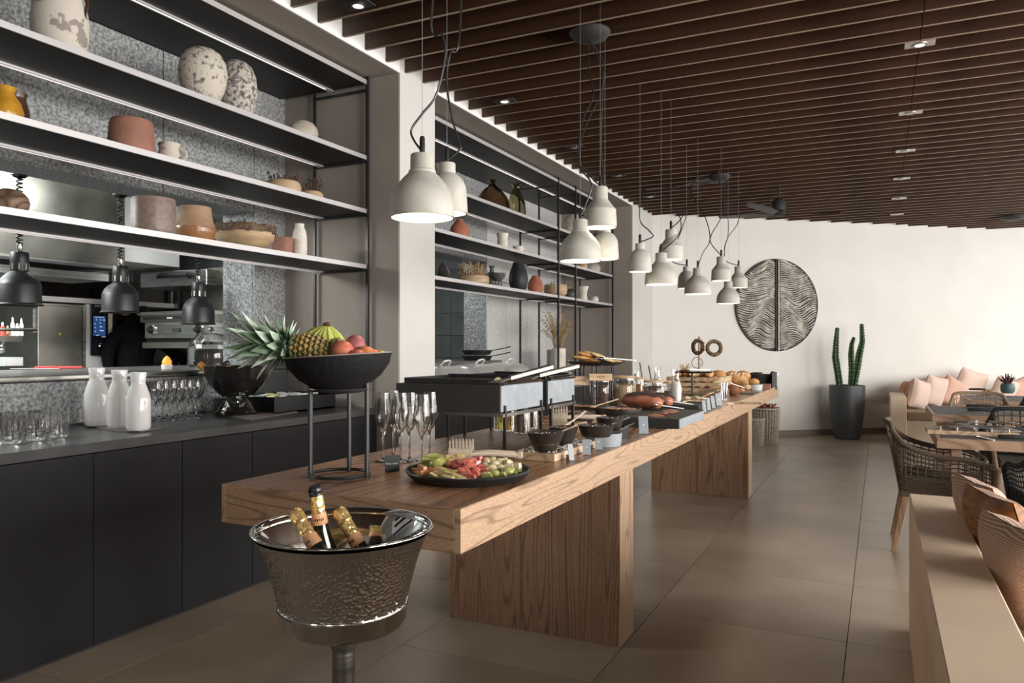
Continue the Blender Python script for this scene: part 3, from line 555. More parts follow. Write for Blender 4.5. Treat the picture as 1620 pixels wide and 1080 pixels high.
# heat lamps over the pass
def heat_lamp(px, pyb, label, mount_py):
    q = onx(px, pyb, -4.3); z = q.z; t = thing('heat_lamp', label, 'lamp', (q.x, q.y, z))
    part(t, 'shade', M().lathe([(.116, 0), (.117, .004), (.107, .012), (.106, .112), (.102, .124), (.090, .148), (.068, .172), (.047, .187), (.04, .19), (.036, .185), (.09, .13), (.102, .10), (.104, .01)], 32), P('lamp_black', (.010, .010, .011), .42) if 'lamp_black' not in bpy.data.materials else bpy.data.materials['lamp_black'])
    part(t, 'neck', M().lathe([(.043, .185), (.045, .19), (.045, .24), (.046, .245), (.046, .285), (.042, .295), (.012, .296)], 24), bpy.data.materials['lamp_black'])
    for i in range(8): a = i*PI/4+.2; part(t, 'neck_slot', M().box((.0445*math.cos(a), .0445*math.sin(a), .215), (.003, .007, .035), (0, 0, a)), m['steel'], 0, label='steel slot in the neck')
    part(t, 'collar', M().lathe([(.012, .296), (.014, .30), (.014, .34), (.010, .345)], 14), m['chrome'])
    zc = 2.33-z; pts = []; n = int((zc-.34)/.0022)
    for i in range(n): a = i*.62; pts.append((.014*math.cos(a), .014*math.sin(a), .34+i*.0022))
    part(t, 'coiled_cord', M().tube(pts, .0048, 5), m['black'])
    mo = part(t, 'ceiling_mount', M().lathe([(.03, zc-.04), (.042, zc-.03), (.058, zc+.10), (.058, 2.56-z), (0, 2.56-z)], 20), P('gloss_black', (.012, .012, .013), .1) if 'gloss_black' not in bpy.data.materials else bpy.data.materials['gloss_black'])
    part(mo, 'rating_sticker', M().grid(lambda u, v: (.0545*math.cos(-.5+u*.9), .0545*math.sin(-.5+u*.9), zc+.05+v*.035), 6, 1), m['white'], label='small white rating sticker')
    part(t, 'bulb', M().ell((0, 0, .06), (.045, .045, .055)), P('warm_bulb', (1, .8, .6), .4, emit=(1, .75, .5), es=.9) if 'warm_bulb' not in bpy.data.materials else bpy.data.materials['warm_bulb'])
heat_lamp(31, 483, 'black heat lamp on a coiled cord, leftmost and largest', 0)
heat_lamp(190.5, 495, 'black heat lamp in front of the combination oven', 0)
heat_lamp(314, 513, 'black heat lamp above the glass cloche, smallest of three', 0)

# ---------------------------------------------------------------- the long oak buffet table
TX0, TX1, TY0, TY1, TZ = -1.945, -1.044, 1.838, 9.21, .90
t = thing('buffet_table', 'long oak buffet table with thick top on slab legs', 'table', ((TX0+TX1)/2, TY0, 0)); hx = (TX1-TX0)/2; Lt = TY1-TY0
part(t, 'apron', M().bx(-hx+.02, hx-.02, .02, Lt-.02, .776, .885), m['oak'], 0)
for a, b in ((0, 2.6), (2.6, 5.1), (5.1, Lt)): part(t, 'side_board', M().bx(hx-.02, hx, a+.0008, b-.0008, .774, .8985), m['oak'], 0, bevel=.0018)
part(t, 'side_board', M().bx(-hx, -hx+.02, 0, Lt, .774, .8985), m['oak'], 0, bevel=.0018)
fo = wood('oak_front', (.44, .28, .175), (.24, .145, .088), (.8, 3, 7), .4, 15, .45, lines=.18)
part(t, 'front_board', M().bx(-hx+.0205, hx-.0205, 0, .02, .774, .8985), fo, 0, bevel=.0015); part(t, 'front_board', M().bx(-hx+.0205, hx-.0205, Lt-.02, Lt, .774, .8985), fo, 0)
for i in range(7):
    a = -hx+.003+i*(2*hx-.006)/7; b = a+(2*hx-.006)/7; cut = (1.9+i*.63) % 4+1.6
    for c0, c1 in ((.003, cut), (cut, Lt-.003)): part(t, 'top_plank', M().bx(a+.0009, b-.0009, c0+.0008, c1-.0008, .884, .900), m['oaktop'], 0, bevel=.0013)
for y0 in (3.29, 7.02):
    lg = part(t, 'slab_leg', M().bx(-hx+.015, hx-.010, y0-TY0, y0-TY0+.2, 0, .774), m['oakv'], 0, bevel=.002)
    part(lg, 'edge_board', M().bx(hx-.010, hx-.003, y0-TY0, y0-TY0+.2, 0, .774), m['oake'], 0, bevel=.0015, label='added strip for the lit side of the slab')  # added strip, window light on the leg side put into its colour
def on(px, py, z=TZ): p = onz(px, py, z); p.z = z+.0005; return p
# ---------------------------------------------------------------- glassware helper
def flute_mesh(h=.27, r=.034):
    o = [(0, .0005), (r*.98, .0005), (r*.98, .002), (.006, .008), (.0038, .02), (.0038, .095), (.0065, .105), (.018, .135), (r*.98, .175), (r, .19), (r*.74, h)]
    i = [(r*.74-.0015, h), (r-.0015, .19), (.0165, .137), (.0, .112)]
    return M().lathe(o+i, 28).me(m['glass'], 1.2)
FL = flute_mesh()
# six flutes beside the fruit stand
GR = 'champagne flutes on the buffet table'
for px, py, lb in ((606, 730, 'tall champagne flute on the oak table, nearest the fruit stand'), (622, 722, 'tall champagne flute, rear left one on the oak table'), (633.5, 731, 'tall champagne flute right behind the small black label'),
                   (648, 729, 'tall champagne flute in the middle of the group on the oak table'), (668, 737, 'tall champagne flute nearest the fruit platter'), (680, 727, 'tall champagne flute, rightmost on the oak table')):
    tag(link('champagne_flute', FL, None, on(px, py)), lb, 'glass', GR)
# small black tent label
def lab(px, py, w_, h_, label, text=None, rz=TH, back=None, z=TZ, mat='lab_black', block=True, tcol=True):
    q = on(px, py, z); W, Hh = m_(q, w_), m_(q, h_)
    if mat not in m: m[mat] = P(mat, (.018, .022, .022) if mat == 'lab_black' else (.27, .31, .34), .4)
    t = thing('food_label', label, 'sign', q, rz)
    part(t, 'card', M().box((0, 0, Hh*.5), (W, .0022, Hh), (-.25, 0, 0)), m[mat], 0)
    if block: part(t, 'wooden_block', M().box((0, .014, Hh*.15), (W*.6, .028, Hh*.3)), m['woodbowl'], 0, bevel=.002)
    if text:
        if 'label_ink' not in m: m['label_ink'] = P('label_ink', (.75, .75, .72), .6)
        if mat == 'lab_black': lettering(text, W*.2, m['label_ink'], t, (0, -.0022, Hh*.5), (PI/2-.25, 0, 0))
        else: part(t, 'printed_mark', M().box((0, -.0016, Hh*.34), (W*.4, .0008, Hh*.05), (-.25, 0, .0)).box((0, -.0016, Hh*.50), (W*.12, .0008, Hh*.08), (-.25, 0, 0)), m['label_ink'], 0, stuff=True)
    return t
lab(620, 746, 23, 26, 'small black label reading fruit, between flutes and platter', 'Fruit salad', TH+.35)
# ---------------------------------------------------------------- fruit bowl on its stand
fc = on(538, 753); FT = dep(fc)
t = thing('bowl_stand', 'black round metal stand lifting the fruit bowl', 'stand', fc)
for z, r, n_ in ((.008, .100, 'base_ring'), (.302, .10, 'top_ring')): part(t, n_, M().tube([(r*math.cos(2*PI*i/40), r*math.sin(2*PI*i/40), z) for i in range(40)], .006, 8, closed=True), m['black'])
for a in (-2.87+TH, 1.47+TH, -.22+TH): part(t, 'leg', M().tube([(.1*math.cos(a), .1*math.sin(a), 0), (.1*math.cos(a), .1*math.sin(a), .335)], .0085, 10), m['black'])
m['lava'] = P('rough_black_bowl', (.009, .009, .010), .7, spec=.3, bump=.4, bscale=45)
bz = .300; bw = thing('fruit_bowl', 'wide rough black bowl of fruit on the metal stand', 'bowl', fc+Vector((0.003, 0, bz)), rot=(0, 0, 0)); bw.rotation_euler = (0, -.06, TH)
R0 = .183
part(bw, 'body', M().lathe([(0, .0), (.065, 0), (.075, -.012), (.078, 0), (.095, .012), (.14, .042), (.172, .082), (R0, .118), (R0-.006, .119), (.165, .084), (.13, .05), (.08, .022), (0, .014)], 48), m['lava'])
part(bw, 'rim', M().tube([((R0-.003)*math.cos(2*PI*i/48), (R0-.003)*math.sin(2*PI*i/48), .119) for i in range(48)], .0032, 6, closed=True), P('worn_rim', (.25, .22, .19), .7))
def FB(px, py, dd=0): q = ond(px, py, FT+dd); return q
# pineapple
pa = FB(462, 549, -.02); pb = FB(529, 556, -.02); ax = (pb-pa); L = ax.length
t = thing('pineapple', 'whole pineapple lying in the bowl with its crown hanging out left', 'pineapple', pa); t.rotation_euler = ax.to_track_quat('Z', 'Y').to_euler()
m['pine'] = P('pineapple_skin', (.42, .26, .075), .55, nz=.6, nscale=60, col2=(.10, .10, .03), bump=.4, bscale=120); m['pinegap'] = P('pineapple_gap', (.10, .08, .025), .8)
rp = .051
prof = lambda u: rp*(.55+.45*math.sin(PI*min(1, u*1.15+.12)))if u < .75 else rp*(1-.9*((u-.75)/.25)**2)*.98
Lp = L*1.3
part(t, 'flesh', M().lathe([(0, 0)]+[(prof(u/16)*.93, u/16*Lp) for u in range(17)], 24), m['pinegap'])
ey = M()
for i in range(11):
    u = .04+i*.088; n = 14
    for j in range(n):
        a = 2*PI*(j+.5*(i % 2))/n; r = prof(u); s_ = max(.006, 2*PI*r/n*.54); c = Vector((r*math.cos(a), r*math.sin(a), u*Lp)); o_ = Vector((math.cos(a), math.sin(a), 0)); tt = Vector((-math.sin(a), math.cos(a), 0)); zz = Vector((0, 0, 1)); k2 = Lp*.052
        ey.add([c+tt*s_-o_*.003, c+zz*k2-o_*.003, c-tt*s_-o_*.003, c-zz*k2-o_*.003, c+tt*s_*.45+o_*.0035, c+zz*k2*.45+o_*.0035, c-tt*s_*.45+o_*.0035, c-zz*k2*.45+o_*.0035, c+o_*.0055-zz*.004], [(0, 1, 5, 4), (1, 2, 6, 5), (2, 3, 7, 6), (3, 0, 4, 7), (4, 5, 8), (5, 6, 8), (6, 7, 8), (7, 4, 8)])
part(t, 'eyes', ey, m['pine'], .3, stuff=True)
m['pleaf'] = P('pineapple_leaf', (.58, .68, .58), .5, nz=.35, nscale=30, col2=(.17, .27, .15), stretch=(1, 1, .3)); m['pleafd'] = P('pineapple_leaf_dark', (.20, .30, .20), .5, nz=.4, nscale=20, col2=(.08, .14, .07))
lm = []
def leaf_mesh(Ll, W, curl, mt):
    def fn(u, v):
        wv_ = W*1.05*min(1, .6+1.3*u)*(1-u**1.7); s_ = (v-.5)*2
        return (s_*wv_*.5, curl*u*u*Ll+abs(s_)*wv_*.20, u*Ll)
    b = M().grid(fn, 10, 4); b2 = M().grid(lambda u, v: (lambda q: (q[0], q[1]-.0016, q[2]))(fn(u, v)), 10, 4); b.add(b2.v, [q[::-1] for q in b2.f]); return b.me(mt, 1.2)
rr = random.Random(21); nl = 0
for ring, (n, tilt, Ll, W, z0) in enumerate(((9, 1.45, .06, .032, .0), (10, 1.2, .075, .040, -.012), (10, .95, .095, .046, -.026), (10, .7, .115, .05, -.042), (9, .5, .135, .05, -.058), (8, .32, .145, .046, -.074), (5, .14, .14, .036, -.09))):
    for j in range(n):
        a = 2*PI*(j+.5*(ring % 2))/n+rr.uniform(-.12, .12); tl = tilt+rr.uniform(-.08, .08)
        me = leaf_mesh(Ll*rr.uniform(.9, 1.1), W, rr.uniform(.12, .4) if ring > 1 else .5, m['pleafd'] if rr.random() < .25 else m['pleaf'])
        o = link('leaf', me, t, (0, 0, z0)); d = Vector((math.sin(tl)*math.cos(a), math.sin(tl)*math.sin(a), -math.cos(tl)))
        o.location = Vector((0, 0, z0))+Vector((math.cos(a), math.sin(a), 0))*.012
        # local z along d, local y bending outwards
        zax = d; out = Vector((math.cos(a), math.sin(a), 0)); xax = out.cross(zax).normalized(); yax = zax.cross(xax)
        o.rotation_euler = Matrix((xax, yax, zax)).transposed().to_euler()
part(t, 'crown_core', M().tube([(0, 0, .01), (0, 0, -.05), (0, 0, -.10)], [.02, .016, .008], 10), m['pleafd'])
# bananas
m['banana'] = P('banana_skin', (.50, .52, .13), .45, nz=.3, nscale=12, col2=(.34, .42, .09)); m['bstem'] = P('banana_stem', (.14, .085, .05), .8)
t = thing('banana_bunch', 'bunch of greenish bananas standing behind the pineapple', 'bananas', FB(518, 516, .0))
o0 = Vector(FB(518, 516, .0))
for k_, (px, py, dd) in enumerate(((480, 540, .02), (498, 556, -.01), (511, 562, -.02), (525, 562, -.02), (545, 558, 0), (490, 548, .0))):
    e = Vector(FB(px, py, dd))-o0; e.z -= .03; mid = e*.5+Vector((0, 0, .018))+Vector((e.x, e.y, 0))*.35
    pts = []
    for i in range(9):
        u = i/8; pts.append((1-u)**2*Vector((0, 0, 0))+2*u*(1-u)*mid+u*u*e)
    part(t, 'banana', M().tube(pts, [.008, .011, .015, .0185, .020, .020, .0185, .014, .006], 7), m['banana'], .4)
part(t, 'stem', M().ell((0, 0, .006), (.019, .013, .009), n=10, wob=.1), m['bstem'], label='brown woody stem')
# mangoes / peaches
m['peach'] = P('peach_skin', (.62, .20, .12), .5, nz=.5, nscale=7, col2=(.38, .07, .055)); m['peach2'] = P('mango_skin', (.36, .13, .12), .5, nz=.4, nscale=8, col2=(.25, .07, .08)); m['peach3'] = P('orange_peach', (.66, .26, .09), .5, nz=.5, nscale=6, col2=(.45, .10, .06)); m['yel'] = P('yellow_fruit', (.62, .42, .12), .5)
for nm, px, py, r, dd, mt, lb, rot in (('nectarine', 542, 555, .037, -.05, 'peach', 'red nectarine in front beside the pineapple', (0, 0, 0)), ('mango', 561, 548, .036, .03, 'peach2', 'dark red mango behind the red nectarine', (0, .5, 0)), ('nectarine', 579, 562, .033, -.01, 'peach3', 'orange red nectarine at the right of the bowl', (0, 0, 0)), ('apricot', 603, 564, .022, .0, 'yel', 'small yellow apricot by the right bowl rim', (0, 0, 0)), ('nectarine', 566, 566, .03, -.07, 'peach', 'red nectarine low behind the bowl rim', (0, 0, 0)), ('nectarine', 590, 565, .03, .05, 'peach3', 'half hidden orange nectarine next to the apricot', (0, 0, 0))):
    t = thing(nm, lb, 'fruit', FB(px, py, dd), rot=rot); part(t, 'skin', M().ell((0, 0, 0), (r*1.06, r, r*.98 if nm != 'mango' else r*1.2), n=20, m=14), m[mt]); part(t, 'stem', M().tube([(0, 0, r*.93), (.002, 0, r*1.06)], .0025, 5), m['bstem'])
# ---------------------------------------------------------------- fruit platter
pc = on(741, 755.7); PR = .214
m['plate'] = P('black_platter', (.016, .016, .017), .3)
t = thing('platter', 'large round black platter of cut fruit near the table corner', 'plate', pc)
part(t, 'dish', M().lathe([(0, .004), (.14, .004), (.19, .014), (PR-.004, .028), (PR, .026), (PR-.01, .014), (.19, .002), (.15, 0), (0, 0)][::-1], 64), m['plate'])
part(t, 'rim', M().tube([((PR-.004)*math.cos(2*PI*i/64), (PR-.004)*math.sin(2*PI*i/64), .029) for i in range(64)], .005, 8, closed=True), m['plate'])
fm = {'melon': (.68, .46, .22), 'green_melon': (.50, .54, .14), 'watermelon': (.56, .13, .09), 'watermelon_dark': (.40, .03, .035), 'papaya': (.66, .27, .09), 'pear': (.70, .60, .38), 'kiwi': (.42, .43, .14), 'pineapple_cut': (.62, .50, .22)}
for k_, c in fm.items(): m[k_] = P(k_, c, .3, nz=.3, nscale=30, coat=.3)
rf = random.Random(3)
def chunk(kind, px, py, w_, lvl, shape, lb, grp, rz=None):
    z = TZ+.008+lvl*.014; q = onz(px, py, TZ+.024+lvl*.013); s_ = m_(q, w_)/2; s_ *= 1.1; e_ = Vector((q.x-pc.x, q.y-pc.y, 0)); k_ = min(1, .176/max(e_.length, .001)); q = Vector((pc.x+e_.x*k_, pc.y+e_.y*k_, q.z))
    if shape == 'cube': b = M().box((0, 0, 0), (s_*2, s_*1.5, s_*1.5), tap=.8)
    elif shape == 'stick': b = M().box((0, 0, 0), (s_*2, s_*.8, s_*.75), tap=.85)
    elif shape == 'wedge': b = M().grid(lambda u, v: (s_*math.cos(PI*u)*(1-.25*v), s_*.75*math.sin(PI*u)*(.35+.65*v), s_*.5*v), 8, 2).prism([(s_*math.cos(PI*i/8), s_*.7*math.sin(PI*i/8)) for i in range(9)], -.004, s_*.45)
    else: b = M().ell((0, 0, 0), (s_, s_*.8, s_*.72), n=12, m=8, wob=.06)
    r_ = (rf.uniform(-.3, .3), rf.uniform(-.3, .3), rf.uniform(-.9, .9) if rz is None else rz)
    o = single(kind.replace('_cut', '').replace('_dark', '')+'_piece', b, m[kind], lb, 'fruit', (q.x, q.y, q.z), r_, group=grp, sm=.8, bevel=.002 if shape in ('cube', 'stick') else 0)
G = {'melon': 'cut pieces of orange melon at the left and back', 'pear': 'pale melon pieces on the right half', 'watermelon': 'watermelon pieces in the middle', 'kiwi': 'green fruit pieces at the right front', 'green_melon': 'green skinned slices at the left back', 'papaya': 'papaya slices at the left', 'pineapple_cut': 'pineapple pieces at the front left', 'watermelon_dark': 'watermelon pieces in the middle'}
Lb = {'melon': 'orange melon piece toward the back of the black platter', 'pear': 'pale melon piece on the right side of the platter', 'watermelon': 'red watermelon piece in the middle of the platter', 'kiwi': 'green fruit piece near the right front rim of the platter', 'green_melon': 'yellow green slice at the back left of the platter', 'papaya': 'orange papaya slice at the left rim of the platter', 'pineapple_cut': 'pale yellow pineapple stick at the front left of the platter', 'watermelon_dark': 'dark red watermelon piece left of the red heap'}
for kind, pl_ in (('papaya', [(658, 745, 20, 0, 'stick', -.3), (668, 740, 20, 1, 'stick', -.5), (674, 748, 16, 0, 'stick', .9), (687, 745, 20, 0, 'stick', .2), (664, 750, 14, 0, 'cube', 0)]),
                  ('green_melon', [(687, 729, 30, 1.5, 'wedge', .2), (679, 733, 26, 1, 'wedge', .4), (692, 735, 28, 1, 'ball', 0), (700, 731, 20, 1.5, 'wedge', 0), (676, 736, 18, 0, 'ball', 0)]),
                  ('melon', [(712, 731, 16, 1.5, 'ball', None), (706, 724, 14, 1.5, 'cube', None), (722, 730, 15, 1.5, 'cube', None), (727, 724, 15, 1.5, 'cube', None), (697, 742, 20, .5, 'stick', .2), (715, 738, 18, .5, 'ball', None), (732, 731, 13, 1, 'cube', None), (702, 735, 14, 1, 'ball', None), (716, 726, 12, 2, 'ball', None)]),
                  ('pineapple_cut', [(704, 748, 24, .5, 'wedge', .1), (712, 752, 26, .3, 'stick', 0), (695, 752, 24, 0, 'stick', -.1), (686, 753, 18, 0, 'stick', -.3), (718, 747, 18, .7, 'stick', .2), (725, 756, 24, 0, 'stick', .1), (708, 757, 24, 0, 'stick', -.1)]),
                  ('watermelon', [(738, 731, 15, 2, 'cube', None), (748, 730, 15, 2, 'cube', None), (730, 735, 15, 1.5, 'cube', None), (755, 733, 14, 1.5, 'cube', None), (745, 738, 17, 1.5, 'cube', None), (738, 743, 20, 1, 'ball', None), (752, 744, 16, 1, 'ball', None), (729, 745, 16, 1, 'ball', None), (735, 750, 22, .5, 'stick', .2), (748, 750, 22, .5, 'stick', .1), (742, 755, 24, 0, 'stick', 0), (760, 740, 14, 1, 'cube', None), (764, 745, 15, .6, 'cube', None), (757, 726, 12, 2.2, 'cube', None), (723, 741, 14, .8, 'cube', None)]),
                  ('watermelon_dark', [(719, 737, 14, 1.2, 'cube', None), (714, 740, 13, .6, 'cube', None), (728, 731, 12, 1.7, 'cube', None)]),
                  ('pear', [(770, 730, 17, 1.5, 'ball', None), (780, 728, 16, 1.8, 'ball', None), (768, 737, 17, 1, 'ball', None), (782, 735, 18, 1.4, 'ball', None), (791, 731, 17, 1.4, 'ball', None), (777, 742, 19, .8, 'ball', None), (790, 741, 18, .8, 'ball', None), (801, 733, 14, 1.2, 'cube', None), (806, 739, 15, .6, 'cube', None), (817, 738, 15, .8, 'cube', 0), (798, 728, 12, 1.6, 'ball', None), (768, 750, 18, .4, 'stick', 0), (812, 731, 10, 1, 'ball', None), (822, 735, 9, .8, 'cube', None)]),
                  ('kiwi', [(782, 749, 18, .5, 'ball', None), (770, 752, 18, .2, 'stick', .2), (791, 751, 20, .2, 'stick', 0), (803, 746, 20, .6, 'ball', .2), (808, 743, 14, .9, 'ball', None), (778, 745, 12, 1, 'ball', None), (815, 748, 10, .3, 'ball', None), (821, 745, 9, .3, 'ball', None), (824, 741, 8, .3, 'ball', None)])):
    for p_ in pl_: chunk(kind, p_[0], p_[1], p_[2], p_[3], p_[4], Lb[kind], G[kind], p_[5])
# wooden salad hands/tongs with comb teeth
m['tongw'] = P('pale_tong_wood', (.62, .52, .40), .4, nz=.3, nscale=20)
def comb_tongs(name, base, label, sc=1.0, rz=0.0):
    t = thing(name, label, 'tongs', base, rz); t.scale = (sc,)*3
    for s_, nmb in ((-1, 'upper_jaw'), (1, 'lower_jaw')):
        y = .028*s_; b = M().grid(lambda u, v: (-.06+.075*u, y+.012*s_*math.sin(PI*v), -.012+.05*v), 6, 4).box((-.02, y, .012), (.08, .006, .034))
        for i in range(7): b.box((-.055+i*.0125, y, .045), (.0065, .0055, .04), tap=.7)
        if s_ > 0:
            for i in range(7): b.box((-.055+i*.0125, y, -.015), (.0055, .005, .022))
        part(t, nmb, b, m['tongw'], 0)
        b = M().tube([(.015, y, .016), (.08, y*.7, .020), (.17, y*.35, .016), (.185, y*.3, .014)], [.007, .0085, .0105, .0105], 8, flat=1.0); part(t, 'handle', b, m['tongw'])
    part(t, 'end_cap', M().box((.193, 0, .015), (.018, .034, .024)), m['tongw'], 0, bevel=.003)
    return t
q = onz(738, 722, TZ+.035); comb_tongs('serving_tongs', (q.x, q.y, TZ+.03), 'pale wooden comb tongs lying across the back of the fruit platter', 1.05, TH-.10)

# ---------------------------------------------------------------- griddle boxes on black stands
m['slatep'] = P('grey_blue_slate', (.30, .33, .36), .45, nz=.2, nscale=12)
def griddle(label, x0, x1, y0, y1, zb, zt, posts):
    t = thing('griddle_box', label, 'griddle', ((x0+x1)/2, (y0+y1)/2, TZ)); ox, oy = (x0+x1)/2, (y0+y1)/2; a, b, c, d = x0-ox, x1-ox, y0-oy, y1-oy
    part(t, 'box', M().bx(a, b-.006, c, d, zb-TZ, zt-TZ), m['blackm'], 0, bevel=.002)
    part(t, 'side_plate', M().bx(b-.006, b, c+.002, d-.002, zb-TZ+.004, zt-TZ-.002), m['slatep'], 0, label='pale grey side plate', bevel=.001)
    part(t, 'tray_rim', M().bx(a+.03, b-.02, c+.02, c+.035, zt-TZ, zt-TZ+.025).bx(a+.03, b-.02, d-.035, d-.02, zt-TZ, zt-TZ+.03).bx(a+.03, a+.045, c+.035, d-.035, zt-TZ, zt-TZ+.025), m['black'], 0, bevel=.002)
    part(t, 'hot_plate', M().bx(a+.045, b-.02, c+.035, d-.035, zt-TZ, zt-TZ+.012), m['black'], 0)
    part(t, 'front_rail', M().tube([(b-.012, c+.03, zt-TZ+.016), (b-.012, d-.03, zt-TZ+.016)], .006, 8).tube([(b+.008, c+.01, zt-TZ+.006), (b+.008, d-.01, zt-TZ+.006)], .005, 8), m['chrome'], label='chrome rail')
    part(t, 'lower_rail', M().bx(b-.004, b+.008, c, d, zb-TZ-.018, zb-TZ-.004).bx(a, b, c-.003, c+.008, zb-TZ-.016, zb-TZ-.002).bx(a, b, d-.008, d+.003, zb-TZ-.016, zb-TZ-.002), m['steeld'], 0)
    for (x, y) in posts: part(t, 'leg', M().bx(x-ox-.006, x-ox+.006, y-oy-.006, y-oy+.006, 0, zb-TZ+.03), m['black'], 0)
    return t
griddle('large black griddle box on four legs, grey end toward the aisle', -1.945, -1.42, 2.84, 3.28, 1.072, 1.187, ((-1.418, 2.87), (-1.93, 2.80), (-1.418, 3.25), (-1.93, 3.27)))
griddle('second black griddle box behind the large one', -1.90, -1.42, 3.34, 3.69, 1.072, 1.187, ((-1.418, 3.37), (-1.89, 3.37), (-1.418, 3.66), (-1.89, 3.66)))
def bar(name, label, cat, a, b, w0, w1, mat, th=.004, head=None, grp=None):
    a = Vector(a); b = Vector(b); d = b-a; t = thing(name, label, cat, a); f_ = d.normalized(); u = f_.cross(Vector((0, 0, 1))).normalized(); v = u.cross(f_)
    vs = [-u*w0/2-v*th, u*w0/2-v*th, u*w0/2+v*th, -u*w0/2+v*th, d-u*w1/2-v*th, d+u*w1/2-v*th, d+u*w1/2+v*th, d-u*w1/2+v*th]
    part(t, 'handle', M().add(vs, [(0, 1, 2, 3), (4, 7, 6, 5), (0, 4, 5, 1), (1, 5, 6, 2), (2, 6, 7, 3), (3, 7, 4, 0)]), mat, 0, bevel=.002)
    if head: part(t, 'blade', M().add([-f_*head[0]-u*head[1]/2-v*.001, -f_*head[0]+u*head[1]/2-v*.001, u*w0/2-v*.001, -u*w0/2-v*.001, -f_*head[0]-u*head[1]/2+v*.001, -f_*head[0]+u*head[1]/2+v*.001, u*w0/2+v*.001, -u*w0/2+v*.001], [(0, 3, 2, 1), (4, 5, 6, 7), (0, 1, 5, 4), (2, 3, 7, 6), (1, 2, 6, 5), (0, 4, 7, 3)]), m['steel'], 0)
    return t
bar('spatula', 'wide steel spatula handle rising over the large griddle', 'spatula', ond(806, 598, 3.12), ond(870, 580, 3.35), .018, .04, m['steeld'], .009, (.10, .07))
bar('spatula', 'second steel spatula, its brown lit handle over the rear griddle', 'spatula', ond(852, 594, 3.55), ond(911, 579, 3.8), .02, .045, m['steeld'], .009, (.10, .07))
single('food_piece', M().ell((0, 0, 0), (.016, .012, .012), n=9, m=6, wob=.2), m['pear'], 'small pale bite of food left on the griddle rim', 'food', ond(788, 601, 3.15))
# ---------------------------------------------------------------- pebble boards, jars of oil, bowls
m['pebble'] = P('small_pebbles', (.62, .56, .49), .7, nz=.6, nscale=60); m['bran'] = P('nut_shells', (.40, .24, .13), .8, nz=.5, nscale=60)
m['board'] = wood('pale_board', (.56, .42, .28), (.34, .23, .14), (5, 1, 5), .55, 10, .3)
def board(label, x, y, lx, ly, rz, mt='pebble', h=.03, n=420, seed=2):
    t = thing('pebble_board', label, 'board', (x, y, TZ+.0005), rz); part(t, 'tray', M().box((0, 0, h/2), (lx, ly, h)), m['board'], 0, bevel=.002)
    rr = random.Random(seed); b = M()
    for i in range(n): b.ell((rr.uniform(-.46, .46)*lx, rr.uniform(-.46, .46)*ly, h+.002+rr.random()*.003), (rr.uniform(.004, .008), rr.uniform(.004, .007), .004), (0, 0, rr.uniform(0, 3)), n=6, m=4)
    part(t, 'pebbles' if mt == 'pebble' else 'husks', b, m[mt], 1.2, stuff=True); return t
c1 = on(863, 724); board('pale board covered with small pebbles under the two tall bowls', -1.225, 2.98, .175, .48, 0, seed=2)
board('pale board of nut husks under the griddle holding oil jars', -1.70, 4.02, .44, .42, 0, 'bran', seed=5)
m['oil'] = P('amber_oil', (.75, .42, .05), .05, trans=.85, ior=1.45); m['oil2'] = P('green_oil', (.62, .60, .12), .05, trans=.85); m['oil3'] = P('dark_vinegar', (.16, .07, .03), .05, trans=.4)
def jar(name, label, px, py, wpx, hpx, fill, fh=.85, lid=None, z=TZ, cat='jar', lidh=.07, t_=None, neck=.9):
    q = onz(px, py, z); q.z = z+.0005
    if t_: q = ond(px, py, t_); q.z = z+.0005
    r = m_(q, wpx)/2; h = m_(q, hpx); t = thing(name, label, cat, q)
    part(t, 'glass', M().lathe([(0, 0), (r*.93, 0), (r, .006), (r, h*.84), (r*neck, h*.92), (r*neck, h), (r*neck-.003, h), (r*neck-.003, h*.92), (r-.0035, h*.84), (r-.0035, .007), (0, .007)], 28), m['glass'], 1.2)
    if fill: part(t, 'contents', M().lathe([(0, .0085), (r-.005, .0085), (r-.005, h*.82*fh), (r*.5, h*.85*fh), (0, h*.84*fh)], 24), m[fill])
    if lid: part(t, 'lid', M().lathe([(0, h+.001), (r*neck*1.04, h+.001), (r*neck*1.06, h+.004), (r*neck*1.06, h+h*lidh), (r*neck*.98, h+h*(lidh+.015)), (0, h+h*(lidh+.015))], 28), m[lid])
    return t
for px, py, w_, h_, f_, lb in ((791, 681, 20, 46, 'oil2', 'glass jar of green gold oil under the griddle'), (806, 682, 18, 44, 'oil', 'glass jar of amber vinegar under the griddle'), (826, 686, 26, 44, 'oil3', 'glass jar of dark oil nearest the griddle leg'), (842, 678, 18, 40, 'oil3', 'dark glass jar behind the griddle leg')): jar('oil_jar', lb, px, py, w_, h_, f_, .9, None, TZ+.034)
